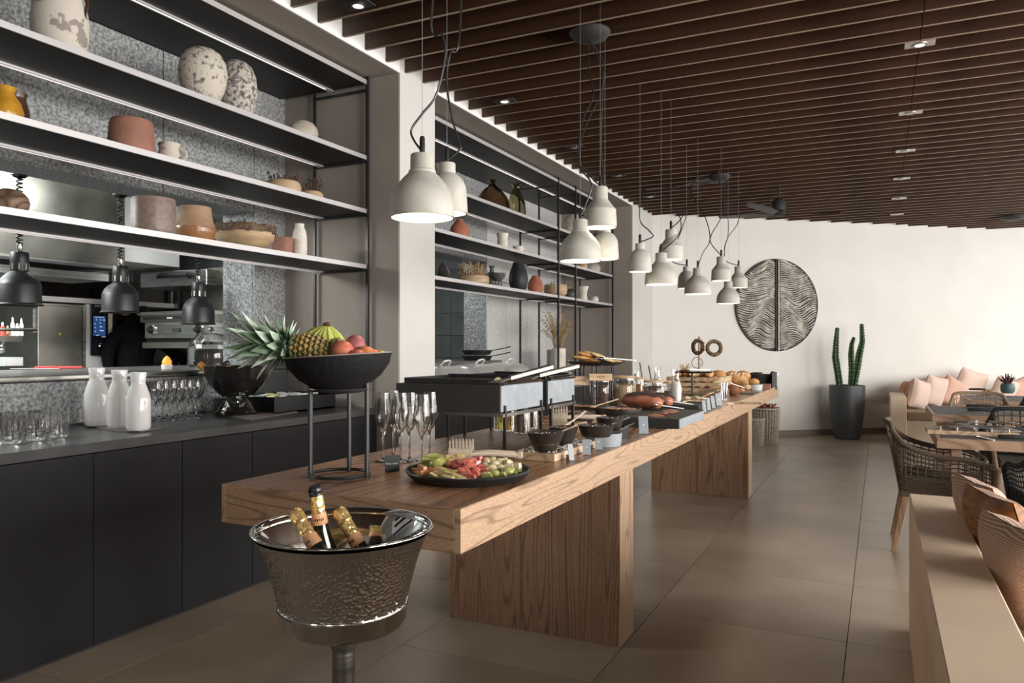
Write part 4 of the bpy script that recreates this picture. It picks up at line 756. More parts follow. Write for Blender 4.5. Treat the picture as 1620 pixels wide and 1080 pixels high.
def bowl(name, label, px, py, wt, wb, hpx, mat, z=TZ, fill=None, fillc=None, tilt=None, n=40, oval=1.0, rz=0, cat='bowl', seed=1, kn=60, ks=.008):
    q = onz(px, py, z); q.z = z+.0005; R1, R2, h = m_(q, wt)/2, m_(q, wb)/2, m_(q, hpx)
    t = thing(name, label, cat, q, rz); th = .006
    cv = (lambda u: u**.85) if name != 'serving_dish' else (lambda u: math.sin(u*PI/2)**.9)
    prof = [(0, 0), (R2, 0)]+[(R2+(R1-R2)*cv(u), h*u) for u in (.25, .5, .75, 1)]+[(R1-th, h)]+[(R2-th+(R1-R2)*cv(u), h*u+th*(1-u)) for u in (.75, .5, .25)]+[(0, th)]
    part(t, 'body', M().lathe(prof, n, sy=oval), m[mat])
    if fill:
        part(t, 'filling', M().lathe([(0, h*.3), (R1*.72, h*.35), (R1-th*1.6, h*.8), (R1*.6, h*.88), (0, h*.93)], 28, sy=oval), m[fill])
        rr = random.Random(seed); b = M()
        for i in range(kn):
            a = rr.uniform(0, 6.28); k2 = math.sqrt(rr.random())*.88; s_ = ks*rr.uniform(.6, 1.3)
            b.ell((R1*k2*math.cos(a), R1*oval*k2*math.sin(a), h*(.94-.12*k2*k2)), (s_, s_*.7, s_*.6), (rr.random(), rr.random(), a), n=6, m=4)
        part(t, 'bits', b, m[fillc or fill], 1.2, stuff=True)
    return t
m['bowlk'] = P('brown_black_bowl', (.035, .025, .021), .42, nz=.3, nscale=30); m['salad'] = P('dark_salad', (.06, .05, .03), .5, nz=.5, nscale=80)
m['nuts'] = P('mixed_nuts', (.34, .13, .06), .55, nz=.6, nscale=70); m['nuts2'] = P('pink_bits', (.55, .28, .18), .5, nz=.5, nscale=60); m['sauce'] = P('pale_sauce', (.42, .38, .33), .3, nz=.5, nscale=30)
zb = TZ+.033
bowl('tall_bowl', 'dark tapered bowl nearest on the pebble board', 863, 713, 60, 30, 30, 'bowlk', zb, 'salad', 'pebble', kn=20, ks=.005)
bowl('tall_bowl', 'dark tapered bowl at the back of the pebble board', 892, 703, 46, 24, 28, 'bowlk', zb, 'salad', 'bran', kn=30)
def spoon(name, label, a, b, mat, cat='spoon', bowlr=.018, w_=.012):
    t = bar(name, label, cat, a, b, w_*.6, w_, mat, .003); d = (Vector(a)-Vector(b)).normalized(); part(t, 'scoop', M().ell(d*bowlr, (bowlr*1.3, bowlr, bowlr*.45), (0, 0, math.atan2(d.y, d.x)), n=12, m=7), m['woodbowl'] if mat is m['tongw'] else mat); return t
spoon('wooden_spoon', 'pale spoon handle leaning out of the nearest tapered bowl', onz(874, 688, .985), ond(911, 673, 3.12), m['tongw'])
spoon('wooden_spoon', 'pale spoon with a round scoop over the rear tapered bowl', onz(886, 680, .985), ond(926, 650, 3.55), m['tongw'])
spoon('wooden_spoon', 'short pale spoon crossing between the tapered bowls', onz(882, 679, .99), ond(908, 664, 3.4), m['tongw'])
bowl('shallow_pan', 'black shallow dish standing on the grey pot', 943, 690, 58, 44, 18, 'bowlk', TZ+.062, 'salad', 'sauce', kn=14, ks=.006)
bowl('pot_base', 'low grey blue pot used as a stand beside the signs', 955, 704, 58, 54, 20, 'slatep', TZ, cat='pot')
bowl('shallow_pan', 'black shallow dish partly behind the front one', 965, 676, 44, 34, 16, 'bowlk', TZ+.062, 'salad', 'sauce', kn=14, ks=.006, seed=3)
bowl('pot_base', 'dark pot under the rear shallow dish', 972, 692, 46, 42, 18, 'black', TZ, cat='pot')
bar('ladle', 'steel handle pointing right out of the front shallow dish', 'ladle', onz(965, 672, 1.0), ond(995, 660, 4.1), .01, .016, m['steel'], .003)
bar('ladle', 'steel handle pointing right above the dark pot', 'ladle', onz(982, 679, .98), ond(1004, 669, 4.3), .008, .012, m['steel'], .003)
bowl('serving_dish', 'dark round dish of pale nuts under the wooden tongs', 905, 672, 74, 58, 22, 'bowlk', TZ, 'salad', 'bran', kn=60)
bowl('serving_dish', 'dark dish with pink bits left of the dish of red nuts', 925, 661, 60, 50, 20, 'bowlk', TZ, 'nuts', 'nuts2', kn=70)
bowl('serving_dish', 'large dark dish of red brown nuts', 982, 667, 66, 54, 22, 'bowlk', TZ, 'nuts', 'nuts2', kn=110, seed=6)
q = onz(890, 662, .965); comb_tongs('serving_tongs', (q.x, q.y, .955), 'wooden comb tongs lying on the dish of pale nuts', 1.15, TH-.05)
spoon('wooden_spoon', 'thin wooden spoon rising from the dish of pink bits', onz(942, 642, .99), ond(978, 631, 4.75), m['board'])
bowl('sauce_bowl', 'tiny grey bowl on the husk board under the second griddle', 878, 668, 22, 16, 12, 'slatep', TZ+.0, cat='bowl')
def tray(label, px, py, lx, ly, h, rz=0, mat='blackm', side=True):
    q = on(px, py); t = thing('serving_tray', label, 'tray', q, rz)
    part(t, 'base', M().box((0, 0, h/2), (lx, ly, h)), m[mat], 0, bevel=.003)
    if side: part(t, 'side_plate', M().box((lx/2+.001, 0, h/2), (.002, ly*.97, h*.9)), m['slatep'], 0, label='pale grey side')
    return t
single('slate_block', M().box((0, 0, .0225), (.20, .30, .045)), m['blackm'], 'dark block holding the red nut dish beside a sign', 'block', (-1.20, 4.28, TZ+.0005), sm=0, bevel=.003)
lab(903, 728, 9, 26, 'grey label on a wooden foot by the pebble board corner', 'Chia', .9, mat='lab_grey')
lab(928, 719, 13, 24, 'grey label on an arched wooden foot', 'Granola', .45, mat='lab_grey')
lab(947, 711, 12, 25, 'tilted grey label in front of the grey pot', 'Honey', .45, mat='lab_grey')
lab(1018, 686, 15, 28, 'grey label standing right of the dark pot', 'Nuts', .5, mat='lab_grey')
for i, (px, lb) in enumerate(((1114, 'first grey label of the row beyond the cheese tray'), (1121, 'second grey label of the row beyond the cheese tray'), (1128, 'third grey label of the row beyond the cheese tray'), (1137, 'last and widest grey label of the row beyond the cheese tray'))):
    lab(px, 652-i*3.5, 6 if i < 3 else 10, 19, lb, 'Jam', .7, mat='lab_grey')
# charcuterie
m['meat'] = P('cured_meat', (.25, .08, .045), .45, nz=.4, nscale=12); m['crust'] = P('pepper_crust', (.035, .018, .014), .7, bump=1, bscale=90); m['pinkmeat'] = P('pink_meat', (.42, .17, .10), .4, nz=.3, nscale=12)
tray('black tray with grey side carrying the cured meats', 1047, 668, .36, .66, .055)
zt = TZ+.056
def meat(label, px, py, L_, r, rz, t_):
    q = ond(px, py, t_); t = thing('cured_meat', label, 'meat', (q.x, q.y, zt+r*.62), rot=(0, 0, rz))
    part(t, 'flesh', M().ell((0, 0, 0), (L_, r, r*.6), n=24, m=12, wob=.03), m['meat']); b = M().ell((0, .006, r*.06), (L_*.98, r*.97, r*.62), n=24, m=12, wob=.05); part(t, 'crust', b, m['crust'], label='black pepper crust')
    part(t, 'cut_face', M().ell((L_*.70, -r*.15, -r*.08), (L_*.28, r*.62, r*.46), n=16, m=8), m['pinkmeat'], label='pink sliced end')
meat('long cured ham with pepper crust on the black tray', 1016, 640, .145, .085, -.15, 4.8); meat('second crusted ham behind, by the steel tongs', 1043, 632, .11, .07, -.3, 5.05)
for k in range(8): single('cured_slice', M().lathe([(0, 0), (.034, 0), (.035, .004), (0, .005)], 16), m['pinkmeat'] if k % 2 else m['meat'], 'thin slice of cured meat fanned on the black tray', 'meat', (on(1047, 668).x+.02+.012*(k % 3), on(1047, 668).y-.24+k*.055, zt+.002+.0), (.12, .1, k), group='slices of cured meat on the black tray')
tb = bar('steel_tongs', 'steel tongs with a ball hinge lying on the cured meats', 'tongs', ond(1037, 640, 4.7), ond(1080, 646, 4.9), .012, .022, m['steel'], .004); part(tb, 'hinge', M().ell((0, 0, 0), .016, n=12, m=8), m['chrome'])
bar('steel_tongs', 'steel tongs behind, pointing at the cheese tray', 'tongs', ond(1060, 634, 5.4), ond(1112, 642, 5.6), .012, .024, m['steel'], .004)
# glass jars of cereal
m['seedk'] = P('dark_seeds', (.16, .09, .055), .8, nz=.8, nscale=160, col2=(.02, .014, .01), lo=.4, hi=.6); m['oats'] = P('oats', (.58, .45, .28), .8, nz=.5, nscale=160); m['flakes'] = P('orange_flakes', (.52, .24, .08), .8, nz=.7, nscale=120); m['raisin'] = P('raisins', (.30, .18, .14), .7, nz=.9, nscale=140, col2=(.03, .015, .012), lo=.45, hi=.55); m['milkw'] = P('milk', (.78, .75, .70), .3)
jar('cereal_jar', 'open glass jar of dark seeds behind the bread stand', 950, 645, 34, 44, 'seedk', .95); jar('cereal_jar', 'wide glass jar of oats with a wooden lid', 987, 644, 38, 46, 'oats', .95, 'woodbowl')
jar('cereal_jar', 'narrow jar of orange flakes with a wooden lid', 1010, 636, 22, 40, 'flakes', .95, 'woodbowl', t_=5.9); jar('cereal_jar', 'wide jar of dark raisins with a wooden lid', 1034, 634, 34, 40, 'raisin', 1.0, 'woodbowl', t_=5.6)
jar('cereal_jar', 'clear jar with a pale crumb filling beside the milk', 1056, 632, 24, 34, 'sauce', .8, 'woodbowl', t_=5.9)
def carafe(label, px, pyb, hp, wp, t_, milk=True):
    q = ond(px, pyb, t_); q.z = TZ+.0005; h = m_(q, hp); r = m_(q, wp)/2; t = thing('milk_carafe', label, 'carafe', q)
    pr = [(0, 0), (r, 0), (r*1.02, h*.1), (r*.97, h*.5), (r*.62, h*.68), (r*.5, h*.78), (r*.62, h), (r*.57, h), (r*.46, h*.78), (r*.57, h*.68), (r*.9, h*.5), (r*.95, h*.1), (0, .006)]
    part(t, 'glass', M().lathe(pr, 24), m['glass'], 1.2)
    if milk: part(t, 'milk', M().lathe([(0, .008), (r*.92, .008), (r*.93, h*.1), (r*.88, h*.49), (r*.56, h*.67), (0, h*.67)], 24), m['milkw'])
carafe('glass carafe of milk standing before the bread crate', 1069, 634, 58, 20, 5.75); carafe('empty necked glass carafe behind the raisin jar', 1040, 628, 54, 17, 6.3, True); carafe('glass carafe behind the narrow flake jar', 1007, 628, 52, 16, 6.3, True)
bar('ladle', 'hooked dark handle standing behind the flake jar', 'ladle', ond(1022, 636, 6.1), ond(1012, 573, 6.2), .008, .01, m['blackm'], .003); bar('ladle', 'hooked dark handle standing behind the raisin jar', 'ladle', ond(1037, 636, 6.1), ond(1026, 578, 6.2), .008, .01, m['blackm'], .003)
# flatbread stand
q = ond(943, 572, 5.05); zt2 = q.z
t = thing('bread_stand', 'tall black stand holding the flatbreads', 'stand', (q.x, q.y, TZ+.0005))
part(t, 'plate', M().lathe([(0, zt2-TZ-.03), (.13, zt2-TZ-.025), (.195, zt2-TZ-.004), (.20, zt2-TZ), (.19, zt2-TZ), (.12, zt2-TZ-.016), (0, zt2-TZ-.02)], 40), m['plate'])
for px in (924, 937, 944.5, 968):
    a = ond(px, 600, 5.05+.1*math.sin(px*1.7)); a.z = 0; part(t, 'leg', M().tube([(a.x-q.x, a.y-q.y, 0), (a.x-q.x, a.y-q.y, zt2-TZ-.02)], .006, 8), m['black'])
m['bread'] = P('golden_bread', (.62, .36, .15), .7, nz=.5, nscale=20, col2=(.42, .19, .06), bump=.3, bscale=60); m['bread2'] = P('pale_bread', (.68, .50, .28), .7, nz=.4, nscale=20, bump=.3); m['breadd'] = P('dark_bread', (.24, .095, .035), .7, nz=.4, nscale=16, bump=.4, bscale=40); m['breadr'] = P('brown_roll', (.50, .23, .08), .55, nz=.4, nscale=14, bump=.2)
for i, (px, py, w_, tl, mt) in enumerate(((920, 567, 34, .1, 'bread'), (928, 562, 30, .25, 'bread'), (940, 562, 34, .35, 'bread2'), (950, 565, 34, .4, 'bread2'), (935, 571, 40, 0, 'bread'), (965, 572, 40, .05, 'bread2'), (958, 569, 30, .3, 'bread2'))):
    a = ond(px, py, 5.05+.03*(i % 3)); a.z += .004; r = m_(a, w_)/2
    single('flatbread', M().ell((0, 0, 0), (r, r*.8, .014), n=16, m=6, wob=.06), m[mt], 'flatbread %s' % ('lying at the left rim of the tall stand', 'leaning upright in the left of the pile', 'tilted in the middle of the pile', 'tilted under the tong jaws', 'flat at the bottom of the pile', 'flat and pale at the right rim of the stand', 'propped at the right of the pile')[i], 'bread', a, (tl*.3, tl, TH), group='flatbreads on the tall stand', sm=1)
tb = bar('steel_tongs', 'long steel tongs lying across the flatbreads', 'tongs', ond(958, 566, 4.95), ond(1005, 570, 5.1), .012, .024, m['steel'], .004); part(tb, 'jaw', M().ell((-.03, -.01, -.004), (.035, .022, .012), n=12, m=7), m['chrome'])
def wood_sign(px0, px1, py0, py1, t_, label, txt=None, mt='board'):
    a = ond(px0, py0, t_); b_ = ond(px1, py1, t_); W = m_(a, px1-px0); Hh = m_(a, py1-py0); t = thing('wooden_sign', label, 'sign', ((a.x+b_.x)/2, (a.y+b_.y)/2, (a.z+b_.z)/2), TH)
    part(t, 'board', M().box((0, 0, 0), (W, .02, Hh)), m[mt], 0, bevel=.002)
    part(t, 'post', M().box((-W*.4, .005, -((a.z+b_.z)/2-TZ)/2-Hh*.2), (.008, .008, (a.z+b_.z)/2-TZ-Hh*.4)).box((W*.4, .005, -((a.z+b_.z)/2-TZ)/2-Hh*.2), (.008, .008, (a.z+b_.z)/2-TZ-Hh*.4)), m['black'], 0)
    if txt:
        b = M()
        for k in range(5): b.box((W*(-.12+.07*k), -.0104, Hh*.05), (W*.035, .001, Hh*(.42, .28, .45, .3, .36)[k]), (0, (.5, -.4, .2, -.6, .3)[k], 0))
        part(t, 'carved_marks', b, P('dark_ink', (.22, .10, .08), .7), 0, stuff=True)
wood_sign(906, 931, 595, 609, 4.9, 'brown wooden board left of the bread stand legs'); wood_sign(932, 968, 591, 602, 4.85, 'pinkish wooden board with small carved letters between the stand legs', 'BREAD', 'woodbowl')
tray('dark platter of sliced cheese beyond the cured meats', 1090, 643, .26, .55, .03, side=False)
rc = random.Random(4)
for i in range(12):
    px = 1078+i*3.2+rc.uniform(-1, 1); py = 634-rc.uniform(0, 10)
    a = onz(px, py, TZ+.045); single('cheese_slice', M().box((0, 0, 0), (.05, .035, .008)), m['pear'] if i % 2 else m['bread2'], 'small slice of cheese on the dark platter', 'cheese', (a.x, a.y, TZ+.036+.002*i % .01), (0, 0, rc.uniform(0, 3)), group='cheese slices on the dark platter', sm=0)
bar('steel_tongs', 'wooden handled server lying on the cheese platter edge', 'tongs', ond(1104, 631, 6.3), ond(1128, 620, 6.7), .012, .02, m['board'], .004)
# wreath stand
q = ond(1095, 615, 7.0); q.z = TZ+.0005
t = thing('tiered_stand', 'black stand with a plate and a wooden pole for the wreaths', 'stand', q)
z1 = ond(1095, 589, 7.0).z-TZ; part(t, 'pole', M().tube([(0, 0, 0), (0, 0, z1)], .009, 8), m['black']); part(t, 'base', M().lathe([(0, 0), (.07, 0), (.07, .008), (0, .012)], 24), m['black']); part(t, 'plate', M().lathe([(0, z1-.006), (.17, z1-.004), (.19, z1+.012), (.18, z1+.012), (0, z1+.004)], 36), m['plate'])
part(t, 'wooden_pole', M().tube([(.06, .03, z1+.002), (.06, .03, z1+.33)], .012, 8), m['board'])
for i, (dz, r, px, lb, mt, a) in enumerate(((.235, .058, -.015, 'braided dark berry wreath hung on the wooden pole', 'crust', .4), (.225, .062, .135, 'plain brown twig wreath hung right of the pole', 'bark', 1.3), (.09, .05, -.02, 'thin wire ring hung low on the wooden pole', 'blackm', 1.0))):
    o = thing('wreath', lb, 'wreath', (q.x+.06+px*CS, q.y+.03+px*SN, TZ+z1+dz), TH)
    part(o, 'ring', M().tube([(r*math.cos(2*PI*k/24)*(.75 if i == 0 else 1), .004*math.sin(k*1.9), r*math.sin(2*PI*k/24)) for k in range(24)], .019 if i < 2 else .003, 8, closed=True), m[mt])
    if i == 0:
        b = M(); rr = random.Random(2)
        for k in range(60): an = rr.uniform(0, 6.28); b.ell((r*.75*math.cos(an)+rr.uniform(-.016, .016), rr.uniform(-.022, .01), r*math.sin(an)+rr.uniform(-.016, .016)), .007, n=6, m=4)
        part(o, 'berries', b, m['meat'], 1, stuff=True)
b = thing('dried_spray', 'small spray of dried grass on the tiered stand plate', 'plant', (q.x-.07, q.y, TZ+z1+.006)); sp = M(); rr = random.Random(5)
for k in range(40): sp.tube([(0, 0, 0), (rr.uniform(-.05, .05), rr.uniform(-.05, .05), rr.uniform(.03, .085))], .0015, 4)
part(b, 'stems', sp, m['straw'], stuff=True); part(b, 'husk', M().ell((0, 0, .008), (.05, .03, .014), n=10, wob=.2), m['meat'])
bar('steel_tongs', 'shiny white handled tongs lying on the tiered stand', 'tongs', (q.x+.0, q.y-.1, TZ+z1+.03), ond(1123, 585, 6.95), .014, .022, m['chrome'], .004)
# bread crate with baguettes
q = ond(1104, 622, 7.6); t = thing('bread_crate', 'wooden crate full of baguettes behind the tiered stand', 'crate', (q.x+.02, q.y, TZ+.0005))
for k in range(3): part(t, 'slat', M().bx(.24, .252, -.33, .33, .02+k*.05, .055+k*.05), m['board'], 0); part(t, 'slat', M().bx(-.252, -.24, -.33, .33, .02+k*.05, .055+k*.05), m['board'], 0); part(t, 'slat', M().bx(-.24, .24, -.342, -.33, .02+k*.05, .055+k*.05), m['board'], 0)
part(t, 'bottom', M().bx(-.24, .24, -.33, .33, 0, .012), m['board'], 0)
for k in range(14):
    lay = k // 5; xx = -.19+(k % 5)*.095+(lay % 2)*.04; single('baguette', M().ell((0, 0, 0), (.045, .25, .034), n=12, m=10), m['bread'] if k % 3 else m['bread2'], 'golden baguette lying in the wooden crate', 'bread', (q.x+.02+xx*.95, q.y+rc.uniform(-.03, .03), TZ+.055+lay*.062), (rc.uniform(-.06, .06), 0, rc.uniform(-.2, .2)), group='baguettes in the wooden crate', sm=1)
def loaf(label, px, py, t_, r, mt, h=.7, score=0, z=None, name='bread_loaf'):
    a = ond(px, py, t_); 
    if z is not None: a.z = z+r*h*.9
    t = thing(name, label, 'bread', a); part(t, 'crumb', M().ell((0, 0, 0), (r, r*.9, r*h), n=18, m=10), m[mt])
    for k in range(score): x = (k-(score-1)/2)*r*.35; part(t, 'score', M().tube([(x, -r*.8*math.cos(.5), r*h*.35), (x+.006, -r*.45, r*h*.84), (x+.01, 0, r*h*1.0)], .006, 6), m['milkw'])
    return t
loaf('round brown loaf at the top of the pile behind the crate', 1136, 594, 8.0, .085, 'breadr'); loaf('round brown loaf low left behind the crate', 1133, 604, 7.9, .09, 'breadr', z=TZ); loaf('round brown loaf at the right of the pile behind the crate', 1146, 603, 8.1, .085, 'breadr', z=TZ)
loaf('large scored round loaf with pale slashes', 1166, 602, 8.2, .115, 'bread', .75, 4, z=TZ); loaf('golden loaf on top, behind the scored loaf', 1158, 595, 8.5, .09, 'bread', z=TZ+.06); loaf('golden loaf on the right behind the scored loaf', 1175, 595, 8.6, .09, 'bread', z=TZ+.06)
loaf('small pale roll left of the white bowl', 1182, 612, 7.9, .045, 'bread2', z=TZ); loaf('long pale roll left of the dark basket', 1181, 605, 8.2, .06, 'bread2', .5, z=TZ+.03); loaf('dark rye loaf in front of the slate board', 1160, 625, 7.0, .06, 'breadd', .9, z=TZ); loaf('small toasted roll behind the rye loaf', 1172, 619, 7.4, .04, 'breadr', z=TZ)
loaf('folded golden pastry lying in the white bowl', 1193, 610, 7.95, .055, 'bread', z=TZ+.045)
q = ond(1196, 619, 7.9); t = thing('enamel_bowl', 'pale blue white bowl with a dark rim at the table end', 'bowl', (q.x, q.y, TZ+.0005)); part(t, 'body', M().lathe([(0, 0), (.06, 0), (.068, .06), (.063, .06), (.055, .006), (0, .006)], 28), P('pale_enamel', (.55, .60, .60), .35)); part(t, 'rim', M().tube([(.067*math.cos(k*PI/14), .067*math.sin(k*PI/14), .061) for k in range(28)], .003, 6, closed=True), m['blackm'])
single('slate_board', M().box((0, 0, .005), (.2, .34, .01)), m['wtop'], 'dark slate board lying behind the rye loaf', 'board', (on(1185, 622).x-.03, on(1185, 622).y, TZ+.0005), sm=0)
t = thing('cutting_board', 'round wooden board with a long handle overhanging the table edge', 'board', (on(1150, 640).x-.05, on(1150, 640).y+.1, TZ+.0005), .0); part(t, 'disc', M().lathe([(0, 0), (.1, 0), (.1, .016), (0, .016)], 28), m['board']); part(t, 'handle', M().tube([(.09, -.02, .010), (.2, -.02, .012), (.30, -.02, .014)], [.02, .013, .014], 8, flat=.6), m['board'])
q = on(1146, 634); t = thing('cutlery_jar', 'glass jar of upright cutlery at the table edge', 'jar', q); part(t, 'glass', M().lathe([(0, 0), (.038, 0), (.04, .10), (.037, .10), (.035, .005), (0, .005)], 20), m['glass'], 1.2)
for k in range(7): a = k*.9; part(t, 'knife', M().tube([(.018*math.cos(a), .018*math.sin(a), .008), (.028*math.cos(a), .028*math.sin(a), .15)], .004, 6), m['chrome'])
bar('bread_knife', 'big bright bread knife resting across the loaves', 'knife', ond(1128, 622, 6.9), ond(1154, 606, 7.3), .02, .03, m['chrome'], .003); bar('bread_knife', 'bright knife sloping down to the right by the scored loaf', 'knife', ond(1155, 606, 7.3), ond(1176, 613, 7.4), .02, .03, m['chrome'], .003)
q = ond(1201, 607, 8.75); t = thing('bread_basket', 'low dark basket with sliced bread at the far table end', 'basket', (q.x, q.y, TZ+.0005)); part(t, 'body', M().lathe([(0, 0), (.13, 0), (.19, .13), (.18, .13), (.125, .01), (0, .01)], 28, sy=1.2), m['blackm'], sm=.3)
for k in range(9): single('bread_slice', M().box((0, 0, 0), (.10, .016, .075)), m['breadd'] if k % 2 else m['crust'], 'dark bread slice standing in the low basket', 'bread', (q.x-.03+.0*k, q.y-.13+k*.032, TZ+.115), (.3, 0, 0), group='dark bread slices in the low basket', sm=0, bevel=.004)
single('cloth', M().grid(lambda u, v: (.17+.045*math.sin(v*6), -.12+.24*v, .16-.18*u*u+.012*math.sin(v*14)), 8, 14), m['blackm'], 'dark cloth draped over the right end of the basket', 'cloth', (q.x+.0, q.y-.12, TZ), sm=1)
single('red_box', M().box((0, 0, .03), (.12, .08, .06)), m['terra'] if 'terra' in m else m['c_terra'], 'small reddish box beside the bread basket', 'box', on(1204, 618)+Vector((.0, .25, 0)), sm=0)
tray_t = bar('steel_tongs', 'steel tongs lying over the far basket rim', 'tongs', ond(1215, 594, 8.6), ond(1231, 592, 8.7), .012, .03, m['chrome'], .004)
# wicker baskets on the floor beyond the table
m['wick'] = P('pale_wicker', (.44, .37, .30), .75, nz=.4, nscale=50)
def wicker_basket(label, px, py, r, h, fill=True):
    q = onz(px, py, 0); t = thing('wicker_basket', label, 'basket', q); b = M(); n = 30
    for k in range(n):
        a = 2*PI*k/n; b.tube([(r*.86*math.cos(a), r*.86*math.sin(a), 0), (r*math.cos(a), r*math.sin(a), h)], .011, 6)
    part(t, 'stakes', b, m['wick'], stuff=True); b = M()
    for j in range(int(h/.024)):
        z = .01+j*.024; rr_ = r*(.86+.14*z/h); b.tube([((rr_+.008*(1 if (k+j) % 2 else -1))*math.cos(PI*k/n), (rr_+.008*(1 if (k+j) % 2 else -1))*math.sin(PI*k/n), z) for k in range(2*n)], .0085, 5, closed=True)
    part(t, 'weave', b, m['wick'], stuff=True); part(t, 'rim', M().tube([(r*1.02*math.cos(PI*k/16), r*1.02*math.sin(PI*k/16), h+.01+.004*(k % 2)) for k in range(32)], .016, 6, closed=True), m['wick'])
    part(t, 'liner', M().lathe([(0, .01), (r*.82, .01), (r*.93, h-.02), (0, h-.04)], 24), m['bark'])
    return q
q = wicker_basket('tall pale wicker basket on the floor beyond the table end', 1209, 700, .20, .47)
rr = random.Random(9); b = M()
for k in range(70): b.ell((rr.uniform(-.14, .14), rr.uniform(-.14, .14), rr.uniform(.43, .54)), (.03, .022, .015), (rr.random()*3, rr.random()*3, 0), n=6, m=4)
single('dried_leaves', b, m['meat'], 'heap of reddish dried leaves filling the tall basket', 'leaves', q, sm=1, kind='stuff')
wicker_basket('shorter wicker basket mostly hidden behind the far slab leg', 1193, 703, .13, .34)

# ---------------------------------------------------------------- on the near worktop
ZC = .9235
def onc(px, py): return onz(px, py, ZC)
def tumbler(px, py, lb):
    q = onc(px, py); return tag(link('tumbler', TM, None, q), lb, 'glass', 'water tumblers on the graphite worktop')
h, r = .098, .040
TM = M().lathe([(0, .0005), (r*.86, .0005), (r*.97, .012), (r, .03), (r, h), (r-.0022, h), (r-.0022, .03), (r*.9, .014), (0, .010)], 32).me(m['glass'], 1.2)
for px, py, lb in ((20, 701, 'front left water tumbler, cut by the other glasses'), (22, 688, 'water tumbler in the second row at the left'), (-6, 697, 'water tumbler at the very left edge of the photo'), (57, 696, 'front middle water tumbler'), (94, 691, 'front right water tumbler, nearest the carafes'), (48, 685, 'water tumbler behind the front middle one'), (76, 682, 'water tumbler at the back right of the group'), (8, 681, 'water tumbler at the back left of the group'), (60, 677, 'rearmost water tumbler of the group')): tumbler(px, py, lb)
m['porc'] = P('white_porcelain', (.80, .79, .78), .12, coat=.5)
m['linen'] = P('grey_linen', (.20, .175, .16), .85, nz=.2, nscale=90)
def mat_cloth(label, pts, z=ZC, h=.008):
    c = sum((onz(x, y, z) for x, y in pts), Vector())/len(pts); poly = [(onz(x, y, z)-c).xy for x, y in pts]
    t = thing('folded_napkin', label, 'napkin', (c.x, c.y, z)); part(t, 'lower_fold', M().prism(poly, 0, h*.45), m['linen'], 0); part(t, 'upper_fold', M().prism([(x*.97, y*.97) for x, y in poly], h*.5, h), m['linen'], 0); return h
mat_cloth('grey napkin folded flat under the three white carafes', [(120, 671), (180, 682), (222, 684), (256, 677), (200, 668), (138, 667)])
def carafe_w(px, py, lb):
    q = onz(px, py, ZC+.009); r = m_(q, 36.5)/2; h = m_(q, 91)
    t = thing('white_carafe', lb, 'carafe', q, group='white carafes on the napkin'); part(t, 'body', M().lathe([(0, 0), (r*.88, 0), (r*.97, .01), (r, h*.06), (r, h*.52), (r*.93, h*.60), (r*.70, h*.74), (r*.57, h*.80), (r*.57, h*.83), (r*.66, h*.99), (r*.64, h), (r*.59, h), (r*.5, h*.84), (r*.5, h*.80), (r*.6, h*.74), (r*.5, h*.5), (0, h*.5)], 40), m['porc'])
carafe_w(153, 672.5, 'white porcelain carafe, left one at the back'); carafe_w(189, 676, 'white porcelain carafe in the middle'); carafe_w(219, 679.5, 'white porcelain carafe in front on the right')
# dense group of flutes
F2 = flute_mesh(.235, .030)
k = 0
for r_ in range(4):
    for c_ in range(7):
        px = 247+c_*12.6+(r_ % 2)*6-r_*1.5; py = 666.5-r_*4.5-c_*1.0
        if px > 322: continue
        q = onc(px, py); tag(link('champagne_flute', F2, None, q), 'clear champagne flute in the crowded group beside the carafes', 'glass', 'crowded champagne flutes on the worktop'); k += 1
# black punch bowl with bottles, cloche
mat_cloth('grey napkin under the black punch bowl', [(340, 657), (362, 650), (430, 650), (432, 656), (375, 660)])
mat_cloth('taupe folded napkin in front of the black tea box', [(365, 660), (397, 664), (472, 652), (462, 649), (420, 653)], h=.006)
m['glossk'] = P('glossy_black_metal', (.014, .012, .011), .10, .0, coat=1.0, nz=.3, nscale=10)
q = onz(375, 654, ZC+.009); u = m_(q, 1)
t = thing('punch_bowl', 'large glossy black footed punch bowl on the worktop', 'bowl', q)
part(t, 'bowl', M().lathe([(.0, 26*u), (14*u, 26*u), (28*u, 32*u), (40*u, 44*u), (47*u, 58*u), (49*u, 72*u), (50.5*u, 76*u), (48*u, 75*u), (45*u, 58*u), (38*u, 46*u), (20*u, 34*u), (0, 31*u)], 56), m['glossk'])
part(t, 'foot', M().lathe([(0, 0), (33*u, 0), (34*u, 3*u), (30*u, 6*u), (29*u, 9*u), (24*u, 13*u), (22*u, 17*u), (16*u, 22*u), (13*u, 27*u), (0, 28*u)], 48), m['glossk'])
m['bottleg'] = P('dark_bottle_glass', (.012, .016, .010), .05, coat=1); m['foil'] = P('orange_gold_foil', (.62, .30, .09), .3, .55, bump=.4, bscale=60); m['foil2'] = P('gold_foil', (.72, .50, .20), .25, .75, bump=.5, bscale=70)
m['blabel'] = P('peach_label', (.62, .33, .17), .5); m['capk'] = P('black_cap', (.014, .014, .018), .25)
